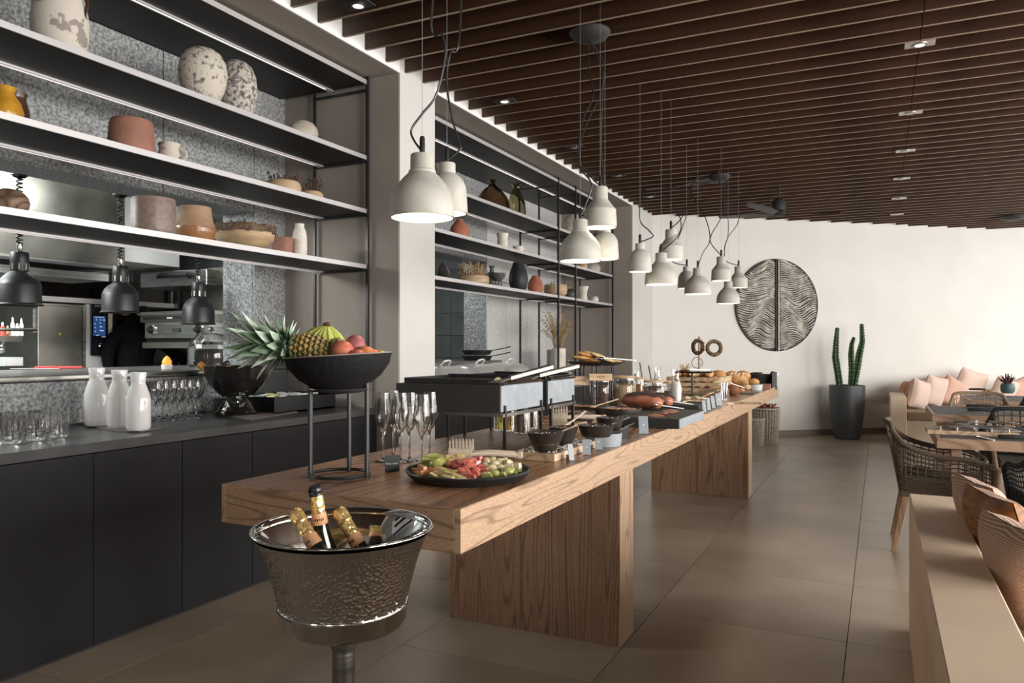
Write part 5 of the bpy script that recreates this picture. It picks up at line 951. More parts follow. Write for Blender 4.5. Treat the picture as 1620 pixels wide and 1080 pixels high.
def bottle(label, base, top, cap=True, foil='foil2', text=None, L=.30):
    """sparkling wine bottle: top is the mouth, the body runs toward base"""
    top = Vector(top); d = (Vector(base)-top).normalized(); t = thing('sparkling_bottle', label, 'bottle', top); t.rotation_euler = d.to_track_quat('Z', 'Y').to_euler()
    part(t, 'glass_body', M().lathe([(0, .012), (.0148, .012), (.0155, .08), (.019, .11), (.028, .15), (.039, .19), (.0425, .215), (.0425, L), (.035, L+.008), (0, L+.002)], 32), m['bottleg'])
    if cap: part(t, 'mouth', M().lathe([(0, 0), (.013, 0), (.0155, .004), (.0165, .012), (.0155, .017), (.0165, .019), (.0165, .022), (.015, .024)], 24), m['capk'])
    else: part(t, 'foil_cap', M().lathe([(0, -.006), (.013, -.006), (.0175, .0), (.0185, .012), (.0175, .024), (.0195, .028), (.0175, .032)], 20, wob=.04), m[foil])
    z0 = .024 if cap else .030; part(t, 'foil_neck', M().lathe([(.0158, z0), (.0168, z0+.01), (.0168, .074)], 28), m[foil])
    b = part(t, 'neck_band', M().lathe([(.0172, .066), (.0178, .068), (.0195, .092), (.0188, .094)], 28), m['blabel'], label='peach coloured neck band')
    if text: 
        mk = M()
        for i, a in enumerate((-.7, -.45, -.2, .05, .3, .55)): aa = text+a; mk.box((.0186*math.cos(aa), .0186*math.sin(aa), .080+(i % 2)*.001), (.0006, .0028, .007-(i % 3)*.0015), (0, 0, aa))
        part(b, 'script_mark', mk, m['capk'], 0, stuff=True)
    return t
bottle('small orange foiled bottle leaning left in the punch bowl', ond(345, 602, 4.75), ond(309, 570, 4.75), foil='foil', L=.2).scale = (1.3,)*3; bottle('small orange foiled bottle leaning in the middle of the punch bowl', ond(367, 612, 4.72), ond(357, 571, 4.72), foil='foil', L=.2).scale = (1.3,)*3
def cloche(label, px, pyb, w_, h_, x):
    q = onx(px, pyb, x); q.z = 1.2005; r = m_(q, w_)/2; h = m_(q, h_); t = thing('glass_cloche', label, 'cloche', q)
    part(t, 'dome', M().lathe([(r*.97, .002), (r, .02), (r*.98, h*.45), (r*.86, h*.68), (r*.55, h*.82), (r*.12, h*.87), (0, h*.87), (0, h*.85), (r*.12, h*.85), (r*.54, h*.80), (r*.84, h*.66), (r*.96, h*.45), (r*.975, .02)], 40), m['glass'], 1.2)
    part(t, 'knob', M().ell((0, 0, h*.95), r*.13, n=14, m=10), m['glass'], 1.2); part(t, 'plate', M().lathe([(0, 0), (r*1.05, 0), (r*1.08, .004), (0, .0015)], 36), m['steel'])
cloche('large clear glass cloche with a ball knob on the pass ledge', 334, 582, 71, 62, -4.45); cloche('second glass cloche behind the pineapple crown', 386, 582, 60, 56, -4.55)
# tea box and leaning black menu board
q = onc(500, 647); t = thing('tea_box', 'low black open box of tea sachets by the column', 'box', (-3.62, 3.98, ZC), 0)
part(t, 'case', M().bx(-.22, .18, -.30, -.285, 0, .105).bx(-.22, .18, .285, .30, 0, .105).bx(-.22, -.205, -.285, .285, 0, .105).bx(.165, .18, -.285, .285, 0, .105).bx(-.22, .18, -.285, .285, 0, .01), m['cab'], 0)
rt = random.Random(8); tc = ((.75, .72, .62), (.50, .62, .60), (.72, .70, .30), (.70, .66, .60), (.35, .40, .42)); tm_ = [P('sachet%d' % i, c, .6) for i, c in enumerate(tc)]
for i in range(5):
    for j in range(2): part(t, 'tea_sachet', M().box((-.12+j*.16, -.22+i*.11, .098), (.07, .06, .012), (rt.uniform(-.1, .1), rt.uniform(-.2, .2), rt.uniform(-.2, .2))), tm_[(i+j*2) % 5], 0)
t = thing('menu_board', 'dark board with a tiny gold emblem leaning behind the tea box', 'sign', (-3.93, 3.98, ZC))
part(t, 'board', M().box((0, .18, .17), (.014, .36, .33), (0, -.06, 0)), P('board_grey', (.045, .048, .05), .5), 0, bevel=.002)
em = M().tube([(.018+.0, -.0+.012*math.cos(a*PI/10), .30+.006*math.sin(a*PI/10)) for a in range(20)], .0012, 4, closed=True).box((.018, 0, .30), (.001, .018, .0015)).box((.018, 0, .285), (.001, .022, .002)); part(t, 'gold_emblem', em, P('gold_ink', (.35, .25, .12), .5), 0, stuff=True, loc=(-.012, .16, -.07))
# ---------------------------------------------------------------- far worktop: chafing dishes, pans, vases
m['polish'] = P('polished_steel', (.85, .83, .80), .28, .6)
def chafing(label, yc, L_=.62):
    t = thing('chafing_dish', label, 'chafing dish', (-3.55, yc, ZC)); 
    part(t, 'frame', M().bx(-.2, .2, -L_/2, L_/2, .06, .17), m['polish'], 0, bevel=.008); part(t, 'base', M().bx(-.18, .18, -L_/2+.03, L_/2-.03, 0, .06), m['steeld'], 0)
    part(t, 'lid', M().grid(lambda u, v: ((u-.5)*.42, (v-.5)*L_, .175+.085*(1-(2*u-1)**4)*(1-(2*v-1)**4)**.8), 14, 18), m['polish'], 1.2)
    part(t, 'rim', M().bx(-.215, .215, -L_/2-.005, L_/2+.005, .168, .178), m['polish'], 0, bevel=.003)
    part(t, 'handle', M().tube([(.06, -.07, .262), (.09, -.06, .295), (.10, 0, .305), (.09, .06, .295), (.06, .07, .262)], .009, 8), m['polish'])
    part(t, 'hinge', M().tube([(.215, -.04, .16), (.235, 0, .15), (.215, .04, .16)], .006, 6), m['polish'])
for i, yy in enumerate((5.2, 5.85, 6.5, 7.15)): chafing('polished chafing dish, %s along the far worktop' % ('nearest the white column', 'second', 'third', 'last')[i], yy)
q = onx(755, 557, -3.96); q.z = 1.2005
for k, (z, lb) in enumerate(((0, 'lower black frying pan of the pair on the short pass ledge'), (.06, 'upper black frying pan of the pair on the short pass ledge'))):
    t = thing('frying_pan', lb, 'pan', (q.x, q.y, 1.2005+z)); part(t, 'body', M().lathe([(0, 0), (.14, 0), (.17, .05), (.165, .05), (.137, .004), (0, .004)], 32), m['black']); part(t, 'handle', M().tube([(.14, .06, .045), (.26, .12, .07), (.33, .16, .09)], .009, 8, flat=.6), m['black'])
def cylv(label, px, py, w_, h_, x, mt, dry=None):
    q = onx(px, py, x); q.z = ZC; r = m_(q, w_)/2; h = m_(q, h_); t = thing('ceramic_vase', label, 'vase', q); part(t, 'body', M().lathe([(0, 0), (r, 0)]+[(r*(1 if i % 2 else .985), h*i/14) for i in range(1, 14)]+[(r, h), (r*.93, h), (r*.92, h*.5), (0, h*.5)], 36), m[mt])
    if dry:
        b = M(); rr = random.Random(31)
        for i in range(80):
            a = rr.uniform(0, 6.28); k = rr.uniform(.2, 1); hh = rr.uniform(.22, .48); ex = Vector((.26*k*math.cos(a), .26*k*math.sin(a), hh)); b.tube([(0, 0, h*.6), (ex.x*.35, ex.y*.35, h+hh*.45), (ex.x*.8, ex.y*.8, h+hh*.9), (ex.x, ex.y, h+hh*.92)], .0022, 4)
            for q2 in range(4): f_ = .6+.1*q2; b.ell((ex.x*.8*f_*1.15, ex.y*.8*f_*1.15, h+hh*(f_)), (.005, .005, .013), (rr.random(), rr.random(), 0), n=5, m=4)
        part(t, 'dried_grass', b, m['straw'], stuff=True)
cylv('ivory ribbed cylinder vase holding tall dried grass', 884, 600, 22, 54, -3.42, 'c_ivory', True); cylv('pale box shaped ceramic pot behind the dried grass vase', 876, 598, 22, 50, -3.62, 'c_cream')
t = thing('glass_vase', 'small clear glass vase right of the ribbed ivory vase', 'vase', onx(905, 600, -3.4)); t.location.z = ZC; part(t, 'body', M().lathe([(0, 0), (.05, 0), (.07, .12), (.05, .26), (.047, .26), (.066, .12), (.046, .006), (0, .006)], 28), m['glass'], 1.2)
# ---------------------------------------------------------------- pendants
m['lampin'] = P('lamp_inside', (.85, .83, .78), .6); m['bulbw'] = P('pendant_bulb', (1, .9, .75), .4, emit=(1, .86, .66), es=14)
m['wire'] = P('steel_wire', (.5, .5, .5), .35, .8)
PA = [(.0, 1.0), (.34, 1.0), (.36, .985), (.365, .765), (.385, .75), (.415, .74), (.425, .70), (.47, .68), (.57, .63), (.69, .56), (.79, .50), (.87, .435), (.93, .37), (.97, .29), (.99, .2), (1, .0)]
PB = [(.0, 1.0), (.39, 1.0), (.41, .985), (.412, .80), (.44, .785), (.60, .74), (.74, .68), (.84, .61), (.91, .53), (.945, .42), (.975, .22), (1, .0)]
PC = [(.0, 1.0), (.44, 1.0), (.46, .985), (.465, .71), (.49, .69), (.70, .57), (.89, .475), (.955, .445), (.965, .42), (.955, .40), (.985, .25), (1, .1), (1, .0)]
PM = {}
for kind, pr, dia, hh in (('A', PA, .242, .236), ('B', PB, .170, .205), ('C', PC, .190, .232)):
    r = dia/2; out = [(a*r, b*hh) for a, b in pr][::-1]; inn = [(max(a*r-.007, .002), b*hh-.006 if b > .05 else b*hh) for a, b in pr if a > 0]
    PM[kind] = (M().lathe([(r-.007, 0)]+out, 44).me(m['conc']), M().lathe(inn+[(r-.007, .0)], 36).me(m['lampin']), M().ell((0, 0, hh*.30), (r*.42, r*.42, r*.34), n=16, m=10).me(m['bulbw']), M().lathe([(0, hh), (.010, hh), (.010, hh+.06), (.007, hh+.068), (0, hh+.07)], 14).me(m['black']), hh, r)
NPEND = []
def pendant(kind, px, py0, wpx, label, canopy, cord):
    sh_, inn, bu, st_, hh, r = PM[kind]; t_ = 2*r*FP/wpx; q = ond(px, py0, t_)
    t = thing('pendant_lamp', label, 'lamp', q, group='concrete pendant lamps over the buffet'); link('shade', sh_, t); link('inner_shade', inn, t); link('bulb', bu, t); link('stem', st_, t)
    part(t, 'suspension_wire', M().tube([(0, 0, hh+.06), (0, 0, ZSL-q.z+.17)], .0011, 5), m['wire'])
    # cord: from the stem loosely up to the canopy
    pts = [Vector((0, 0, hh+.012))]; dC = canopy-q
    for (cx, cy) in cord:
        f_ = (py0-cy)/max(py0-pr_y(canopy), 1); f_ = max(0, min(1, f_)); tt = t_+(dep(canopy)-t_)*max(0, f_-.45)/.55 if f_ > .45 else t_; pts.append(ond(cx, cy, tt)-q)
    pts.append(dC+Vector((0, 0, .0))); sm_ = []
    for i in range(len(pts)-1):
        p0 = pts[max(i-1, 0)]; p1 = pts[i]; p2 = pts[i+1]; p3 = pts[min(i+2, len(pts)-1)]
        for k in range(7): u = k/7; sm_.append(.5*((2*p1)+(-p0+p2)*u+(2*p0-5*p1+4*p2-p3)*u*u+(-p0+3*p1-3*p2+p3)*u**3))
    sm_.append(pts[-1]); part(t, 'power_cord', M().tube(sm_, .0045, 6), m['black'])
    l = bpy.data.lights.new('pendant_light', 'SPOT'); l.energy = 5; l.color = (1, .85, .65); l.shadow_soft_size = .03; l.spot_size = 2.2; l.spot_blend = .8
    o = bpy.data.objects.new('pendant_light', l); COL.objects.link(o); o.location = q+Vector((0, 0, hh*.12))
def pr_y(p): return HY-FP*(p.z-EYE)/dep(p)
def canopy(label, q, r=.125):
    t = thing('lamp_canopy', label, 'ceiling rose', q); part(t, 'dish', M().lathe([(0, 0), (r*.5, .004), (r*.85, .025), (r, .05), (r, .06), (0, .06)], 36), m['blackm']); part(t, 'hanger', M().tube([(0, 0, .06), (0, 0, .23)], .012, 8), m['black']); return q+Vector((0, 0, .01))
C0 = canopy('black ceiling canopy above the nearest pendant pair', Vector((-1.15, 2.05, 3.17))); C1 = canopy('black ceiling canopy above the middle pendant trio', ond(933, 66, 4.62)); C2 = canopy('black ceiling canopy above the far pendant cluster', ond(1137, 287, 8.3))
pendant('A', 668, 345, 103, 'wide domed concrete pendant, nearest and largest', C0, [(655, 222), (651, 205), (668, 180), (690, 150), (704, 90), (700, 55), (683, 20)])
pendant('B', 707, 338, 66, 'narrow concrete pendant behind the nearest domed one', C0, [(726, 238), (728, 228), (716, 190), (707, 130), (712, 85), (728, 45)])
pendant('A', 918, 413, 67, 'wide domed concrete pendant at the left of the middle trio', C1, [(935, 300), (933, 285), (917, 262), (920, 220), (935, 180), (950, 150), (952, 110)])
pendant('C', 949.5, 360, 52, 'stepped concrete pendant, highest of the middle trio', C1, [(940, 285), (915, 250), (922, 190), (938, 150), (930, 100)])
pendant('B', 957, 410, 44, 'narrow concrete pendant, lowest right of the middle trio', C1, [(957, 320), (956, 290), (951, 230), (953, 150), (955, 100)])
pendant('B', 1012.5, 430, 37, 'narrow concrete pendant, leftmost of the far cluster', C2, [(1033, 374), (1027, 365), (1012, 345), (1016, 300), (1014, 250), (1016, 215)][:4]+[(1030, 300)])
pendant('C', 1061.5, 411, 39, 'stepped concrete pendant, highest of the far cluster', C2, [(1078, 345), (1090, 320), (1096, 290), (1064, 250)][:3]+[(1110, 280)])
pendant('A', 1046, 450, 51, 'wide domed concrete pendant, left of the far cluster', C2, [(1073, 372), (1076, 345), (1058, 305), (1050, 292)][:3]+[(1100, 288)])
pendant('B', 1086.5, 456, 28.5, 'small narrow concrete pendant between two domed ones', C2, [(1066, 415), (1064, 402), (1086, 340), (1090, 300)])
pendant('A', 1104, 465, 42, 'wide domed concrete pendant in the middle of the far cluster', C2, [(1112, 400), (1123, 380), (1118, 350), (1103, 320), (1094, 300)])
pendant('C', 1141, 444, 31, 'stepped concrete pendant above the smallest domed one', C2, [(1125, 385), (1126, 370), (1142, 340), (1143, 305)])
pendant('C', 1168.5, 455, 27.5, 'stepped concrete pendant, rightmost of the far cluster', C2, [(1148, 412), (1147, 390), (1152, 370), (1150, 330)])
pendant('A', 1152, 480, 36, 'smallest domed concrete pendant in front of the wall disc', C2, [(1146, 398), (1152, 375), (1168, 350), (1168, 310)])
# ceiling fan and spots
q = ond(1232, 335, 9.1); t = thing('ceiling_fan', 'dark three bladed ceiling fan near the far wall', 'fan', q)
part(t, 'motor', M().lathe([(0, 0), (.05, 0), (.075, .02), (.078, .11), (.06, .14), (.025, .16), (0, .165)], 32), m['blackm']); part(t, 'down_rod', M().tube([(0, 0, .15), (0, 0, ZSL-q.z+.17)], .012, 10), m['black']); part(t, 'hub', M().ell((0, 0, -.02), (.09, .09, .03), n=20), m['blackm'])
m['blade'] = P('dark_wood_blade', (.06, .055, .05), .35)
for a in (TH+.02, TH+2.55, TH+3.9):
    def fn(u, v, s_=0): w_ = .03+.035*math.sin(PI*min(1, u*.9+.1)); return (.05+u*.68, (v-.5)*2*w_+.03*math.sin(PI*u), -.02+.012*(v-.5)*2+.03*u*u+s_)
    b = M().grid(fn, 12, 4); b2 = M().grid(lambda u, v: fn(u, v, -.008), 12, 4); b.add(b2.v, [x[::-1] for x in b2.f]); part(t, 'blade', b, m['blade'], .8, rot=(0, 0, a))
t = canopy('dark dish canopy near the far right of the ceiling', ond(1602, 349, 11.0), .16)
m['spotrim'] = P('spot_rim', (.55, .52, .48), .35, .6); m['spotglow'] = P('spot_glow', (1, 1, 1), .5, emit=(1, .93, .82), es=2.6)
for i, (x, y, on_, nm) in enumerate([(.229, yy, 1, n_) for yy, n_ in ((5.40, 'nearest'), (6.95, 'second'), (8.28, 'third'), (9.63, 'fourth'), (10.9, 'fifth'), (12.2, 'sixth'))]+[(-2.6, yy, 0, n_) for yy, n_ in ((3.43, 'nearest'), (5.26, 'second'), (6.77, 'third'), (8.1, 'fourth'), (9.4, 'fifth'))]):
    t = thing('spotlight', '%s square downlight in the row %s' % (nm, 'along the slat joint' if on_ else 'beside the shelf soffit'), 'spotlight', (x, y, ZSL-.001), group='downlights in the slat ceiling')
    s_ = .085; b = M().bx(-s_, s_, -s_*.55, s_*.55, -.006, .0); part(t, 'frame', b, m['spotrim'] if on_ else m['blackm'], 0)
    part(t, 'ring', M().lathe([(.030, -.012), (.042, -.012), (.042, -.006), (.030, -.006)], 24), m['steel']); part(t, 'lens', M().lathe([(0, -.0105), (.030, -.0105), (.030, -.0065), (0, -.0065)], 20), m['spotglow'] if i in (0, 6, 7) else m['spotrim'])
    if i == 6 or not on_: part(t, 'housing', M().bx(-.05, .05, -.05, .05, -.05, -.012), m['blackm'], 0) if i == -1 else None
# ---------------------------------------------------------------- far wall: carved disc, planter with cacti
FN = Vector((FWD.y, -FWD.x))
def onfar(px, py, off=0):
    a, b = ray(px); o = FW0+FN*off; det = a*(-FWD.y)-(-FWD.x)*b; t_ = (o.x*(-FWD.y)-(-FWD.x)*o.y)/det; return ond(px, py, t_)
q = onfar(1228, 482.5, .0); Rd = 72.5*dep(q)/FP
t = thing('wall_disc', 'large round carved relief disc with a vertical spine on the wall', 'wall art', q, fa)
m['discb'] = P('disc_ground', (.045, .04, .035), .8); m['discr'] = P('disc_ridge', (.58, .54, .47), .6, nz=.45, nscale=9, col2=(.26, .23, .20)); m['verd'] = P('spine_metal', (.35, .38, .36), .4, .4, nz=.6, nscale=50)
Td = Matrix.Rotation(PI/2, 4, 'X')
part(t, 'disc', M().lathe([(0, .0), (Rd, .0), (Rd+.006, .012), (Rd, .03), (0, .03)], 72, T=Td), m['discb'])
b = M(); rr = random.Random(17); rows = 50
for side in (-1, 1):
    for i in range(rows):
        z0 = 1.14*(-Rd+2*Rd*(i+.5)/rows); pts = []; ph = rr.uniform(-.2, .2); n = 22
        for k in range(n+1):
            x = .045+(Rd-.045)*k/n; w_ = .05*math.sin(7.5*x/Rd*1.0+ph+side*.6+1.6*math.sin(z0*2.1))*min(1, x/.15)+.022*math.sin(15*x+z0*9+ph); fan = .10*(z0/Rd)*(1-x/Rd)*-1
            z = z0*1.02+w_+fan
            if x*x+z*z < (Rd-.008)**2: pts.append((side*x, -.032-.004*math.sin(k*1.3+i), z))
            elif len(pts) > 1: break
        if len(pts) > 3: b.tube(pts, [.008]+[rr.uniform(.0075, .011) for _ in pts[1:-1]]+[.004], 6, flat=1.1)
part(t, 'carved_ridges', b, m['discr'], 1, stuff=True)
for x in (-.03, 0.012): part(t, 'spine', M().bx(x-.010, x+.012, -.055, -.03, -Rd*.995, Rd*.995), m['verd'] if x > 0 else m['discb'], 0, bevel=.003)
q = onz(1340, 693, 0); t = thing('planter', 'tall dark grey tapered planter beside the banquette', 'planter', q)
S = dep(q)/FP
part(t, 'pot', M().lathe([(0, 0), (17*S, 0), (19*S, .01), (24*S, 30*S), (26.5*S, 62*S), (26.5*S, 84*S), (25*S, 84*S), (24*S, 80*S), (0, 80*S)], 48), P('planter_grey', (.055, .06, .065), .4)); part(t, 'soil', M().lathe([(0, 80.5*S), (24*S, 80.3*S)], 24), m['bark'])
m['cact'] = P('cactus_green', (.045, .10, .035), .5, nz=.4, nscale=20)
def cactus(pts, label, w0):
    b_ = ond(pts[0][0], pts[0][1], dep(q)); t = thing('cactus', label, 'cactus', (b_.x, b_.y, b_.z)); P3 = []; rs = []; n = 70; L = len(pts)-1
    for i in range(n+1):
        f_ = i/n*L; k = min(int(f_), L-1); u = f_-k; P3.append(ond(pts[k][0]*(1-u)+pts[k+1][0]*u, pts[k][1]*(1-u)+pts[k+1][1]*u, dep(q))-b_); rs.append(w0*S*(.55+.45*min(1, (1-i/n)*1.9))*(1+.20*math.sin(i*2.4)))
    rs[-1] *= .4; part(t, 'stem', M().tube(P3, rs, 20, star=5, samp=.28), m['cact'], .5); sp = M(); rr = random.Random(3)
    for i in range(4, n, 3):
        for j in range(5):
            a = 2*PI*j/5; c = P3[i]+Vector((math.cos(a), math.sin(a), 0))*rs[i]*1.18; sp.tube([c, c+Vector((math.cos(a), math.sin(a), .3))*.015], .0014, 3)
    part(t, 'spines', sp, m['straw'], stuff=True)
cactus([(1329, 612), (1326, 590), (1322, 565), (1323, 540), (1325, 518)], 'left cactus stem in the tall planter', 4.3); cactus([(1346, 611), (1347, 585), (1346, 560), (1347, 545), (1351, 533)], 'short middle cactus stem in the tall planter', 3.7); cactus([(1350, 611), (1355, 585), (1359, 560), (1364, 540), (1363, 512)], 'tallest right cactus stem in the tall planter', 4.4)
# ---------------------------------------------------------------- banquettes
m['banq'] = P('sand_plaster', (.80, .62, .46), .6, nz=.08, nscale=3); m['banqs'] = P('sand_plaster_side', (.74, .58, .44), .7, nz=.08, nscale=3); m['seatc'] = P('tan_seat_fabric', (.36, .255, .165), .85, nz=.2, nscale=80)
BX = .127
t = thing('banquette', 'low sand coloured banquette wall in the right foreground', 'bench', (BX, 4.07, 0))
part(t, 'back_wall', M().bx(0, .186, -5.6, 0, 0, .654), m['banq'], 0, bevel=.006); part(t, 'seat_base', M().bx(.187, .75, -5.6, -.25, 0, .36), m['banqs'], 0); part(t, 'seat_cushion', M().bx(.19, .76, -5.6, -.25, .361, .448), m['seatc'], 0, bevel=.02)
YB = 11.70
t = thing('banquette', 'corner banquette by the far wall with pink cushions', 'bench', (BX, YB, 0)); L1 = 1.25
part(t, 'back_wall', M().bx(.012, .21, 0, L1, 0, .655), m['banq'], 0, bevel=.006); part(t, 'seat_base', M().bx(.211, .95, .02, L1, 0, .34), m['banqs'], 0); part(t, 'seat_cushion', M().bx(.215, .97, .02, L1+.1, .341, .455), m['seatc'], 0, bevel=.02)
T2 = Matrix.Translation((FW0.x-BX, FW0.y-YB, 0)) @ Matrix.Rotation(fa, 4, 'Z'); s0 = 4.15
part(t, 'wall_back', M().add(*(lambda b: (b.v, b.f))(M().bx(s0, 9.9, -.2, -.01, 0, .66)), T=T2), m['banq'], 0); part(t, 'wall_seat', M().add(*(lambda b: (b.v, b.f))(M().bx(s0+.1, 9.9, -.85, -.21, 0, .34)), T=T2), m['banqs'], 0)
part(t, 'wall_seat_cushion', M().add(*(lambda b: (b.v, b.f))(M().bx(s0+.12, 9.9, -.87, -.21, .341, .455)), T=T2), m['seatc'], 0, bevel=.02)
# cushions
def cushion(label, pos, size, rot, mat, th=.075, stitch=False):
    t = thing('cushion', label, 'cushion', pos, rot=rot)
    def fn(s_):
        def g(u, v):
            x = (u-.5)*2; z = (v-.5)*2; k = ((1-x**4)*(1-z**4))**.55 if abs(x) < 1 and abs(z) < 1 else 0; pin = 1-.07*(1-abs(x))*(abs(z))**2-.0; pin2 = 1-.07*(1-abs(z))*(abs(x))**2
            return (x*size/2*pin2, s_*(th*k+.002), z*size/2*pin+size/2)
        return g
    b = M().grid(fn(1), 20, 20); b2 = M().grid(fn(-1), 20, 20); b.add(b2.v, [x[::-1] for x in b2.f]); part(t, 'cover', b, mat, 1.0); return t
m['pink'] = P('blush_fabric', (.66, .40, .31), .85, nz=.15, nscale=60, sheen=.3); m['pinkl'] = P('pale_blush_fabric', (.74, .56, .47), .85, nz=.12, nscale=60, sheen=.3); m['terrac'] = P('terracotta_fabric', (.55, .27, .16), .85, nz=.2, nscale=60)
def woven(name, c1, c2, sc):
    mt = bpy.data.materials.new(name); mt.use_nodes = True; nt = mt.node_tree; b = nt.nodes['Principled BSDF']; b.inputs['Roughness'].default_value = .85
    tc = nt.nodes.new('ShaderNodeTexCoord'); ws = []
    for d in ('X', 'Z'):
        w_ = nt.nodes.new('ShaderNodeTexWave'); w_.bands_direction = d; w_.inputs['Scale'].default_value = sc; nt.links.new(tc.outputs['Object'], w_.inputs['Vector']); ws.append(w_)
    mu = nt.nodes.new('ShaderNodeMath'); mu.operation = 'MAXIMUM'; nt.links.new(ws[0].outputs['Fac'], mu.inputs[0]); nt.links.new(ws[1].outputs['Fac'], mu.inputs[1])
    r = nt.nodes.new('ShaderNodeValToRGB'); r.color_ramp.elements[0].color = (*c2, 1); r.color_ramp.elements[1].color = (*c1, 1); r.color_ramp.elements[0].position = .35; r.color_ramp.elements[1].position = .8
    nt.links.new(mu.outputs[0], r.inputs['Fac']); nt.links.new(r.outputs['Color'], b.inputs['Base Color']); bp = nt.nodes.new('ShaderNodeBump'); bp.inputs['Strength'].default_value = .6; bp.inputs['Distance'].default_value = .004; nt.links.new(mu.outputs[0], bp.inputs['Height']); nt.links.new(bp.outputs[0], b.inputs['Normal'])
    return mt
m['wov'] = woven('rust_white_weave', (.72, .52, .40), (.22, .07, .05), 52)
m['fur'] = P('amber_velvet', (.36, .15, .035), .6, nz=.5, nscale=14, col2=(.16, .06, .015), stretch=(1, 1, 4), sheen=.1)
# near banquette: three cushions leaning on the wall (x ~ .33)
cushion('woven rust and white cushion, farthest of the three near ones', (.455, 3.60, .452), .38, (.32, 0, -1.33), m['wov'], .07)
cushion('amber velvet cushion between the two woven ones', (.465, 3.27, .452), .385, (.30, 0, -1.30), m['fur'], .075)
cushion('woven rust and white cushion, nearest to the camera', (.47, 2.79, .452), .38, (.30, 0, -1.27), m['wov'], .075)
# far cushions
for (px, py, t_, sz, rot, mt, lb) in ((1431, 640, 11.5, .38, (.2, .05, PI/2+.3), 'terrac', 'terracotta cushion tucked behind against the low wall'), (1441, 634, 11.3, .42, (.25, .1, 1.2), 'pink', 'blush cushion behind the pale one at the low wall'),
                                     (1449, 661, 10.95, .42, (.1, .22, 1.05), 'pinkl', 'pale blush cushion in front, leaning on the low wall'), (1470, 650, 11.5, .46, (.2, .2, .9), 'pinkl', 'pale pink cushion, second along the corner seat'),
                                     (1495, 650, 11.7, .44, (.2, .35, .95), 'pink', 'blush cushion leaning right on the corner seat'), (1522, 652, 11.95, .55, (.25, .25, .75), 'pinkl', 'large pale cushion at the wall behind the second table'),
                                     (1480, 642, 11.95, .44, (.15, .1, .7), 'pink', 'blush cushion peeking between the pale ones'),
                                     (1578, 632, 11.85, .42, (.25, .3, .7), 'pinkl', 'pale cushion left of the succulent pot by the far wall'), (1612, 632, 12.0, .42, (.25, -.3, .7), 'pink', 'blush cushion right of the succulent pot by the far wall')):
    a = ond(px, py, t_); a.z = .458; cushion(lb, a, sz, rot, m[mt], .085)
# ---------------------------------------------------------------- dining tables
m['cloth'] = P('grey_table_top', (.12, .115, .108), .6, nz=.1, nscale=60); m['tedge'] = wood('table_edge_wood', (.46, .30, .20), (.28, .16, .10), (2, 2, 5), .45, 8)
def dtable(label, x0, y0, x1, y1):
    t = thing('dining_table', label, 'table', (x0, y0, 0)); W, D = x1-x0, y1-y0
    part(t, 'top', M().bx(.035, W-.035, .03, D-.03, .70, .742), m['cloth'], 0)
    for b in (M().bx(0, W, 0, .029, .672, .74), M().bx(0, W, D-.029, D, .672, .74), M().bx(0, .034, .0295, D-.0295, .672, .74), M().bx(W-.034, W, .0295, D-.0295, .672, .74)): part(t, 'edge_board', b, m['tedge'], 0, bevel=.003)
    for x in (.12, W-.12):
        for y in (.12, D-.12): part(t, 'leg', M().box((x, y, .335), (.06, .06, .67)), m['tedge'], 0, bevel=.004)
dtable('wooden dining table with grey top, nearest of the three', .345, 5.80, 2.2, 6.72); dtable('second dining table with grey top, behind the nearest', .43, 7.83, 2.6, 8.95); dtable('farthest dining table carrying the succulent pot', .93, 10.05, 2.8, 11.2)
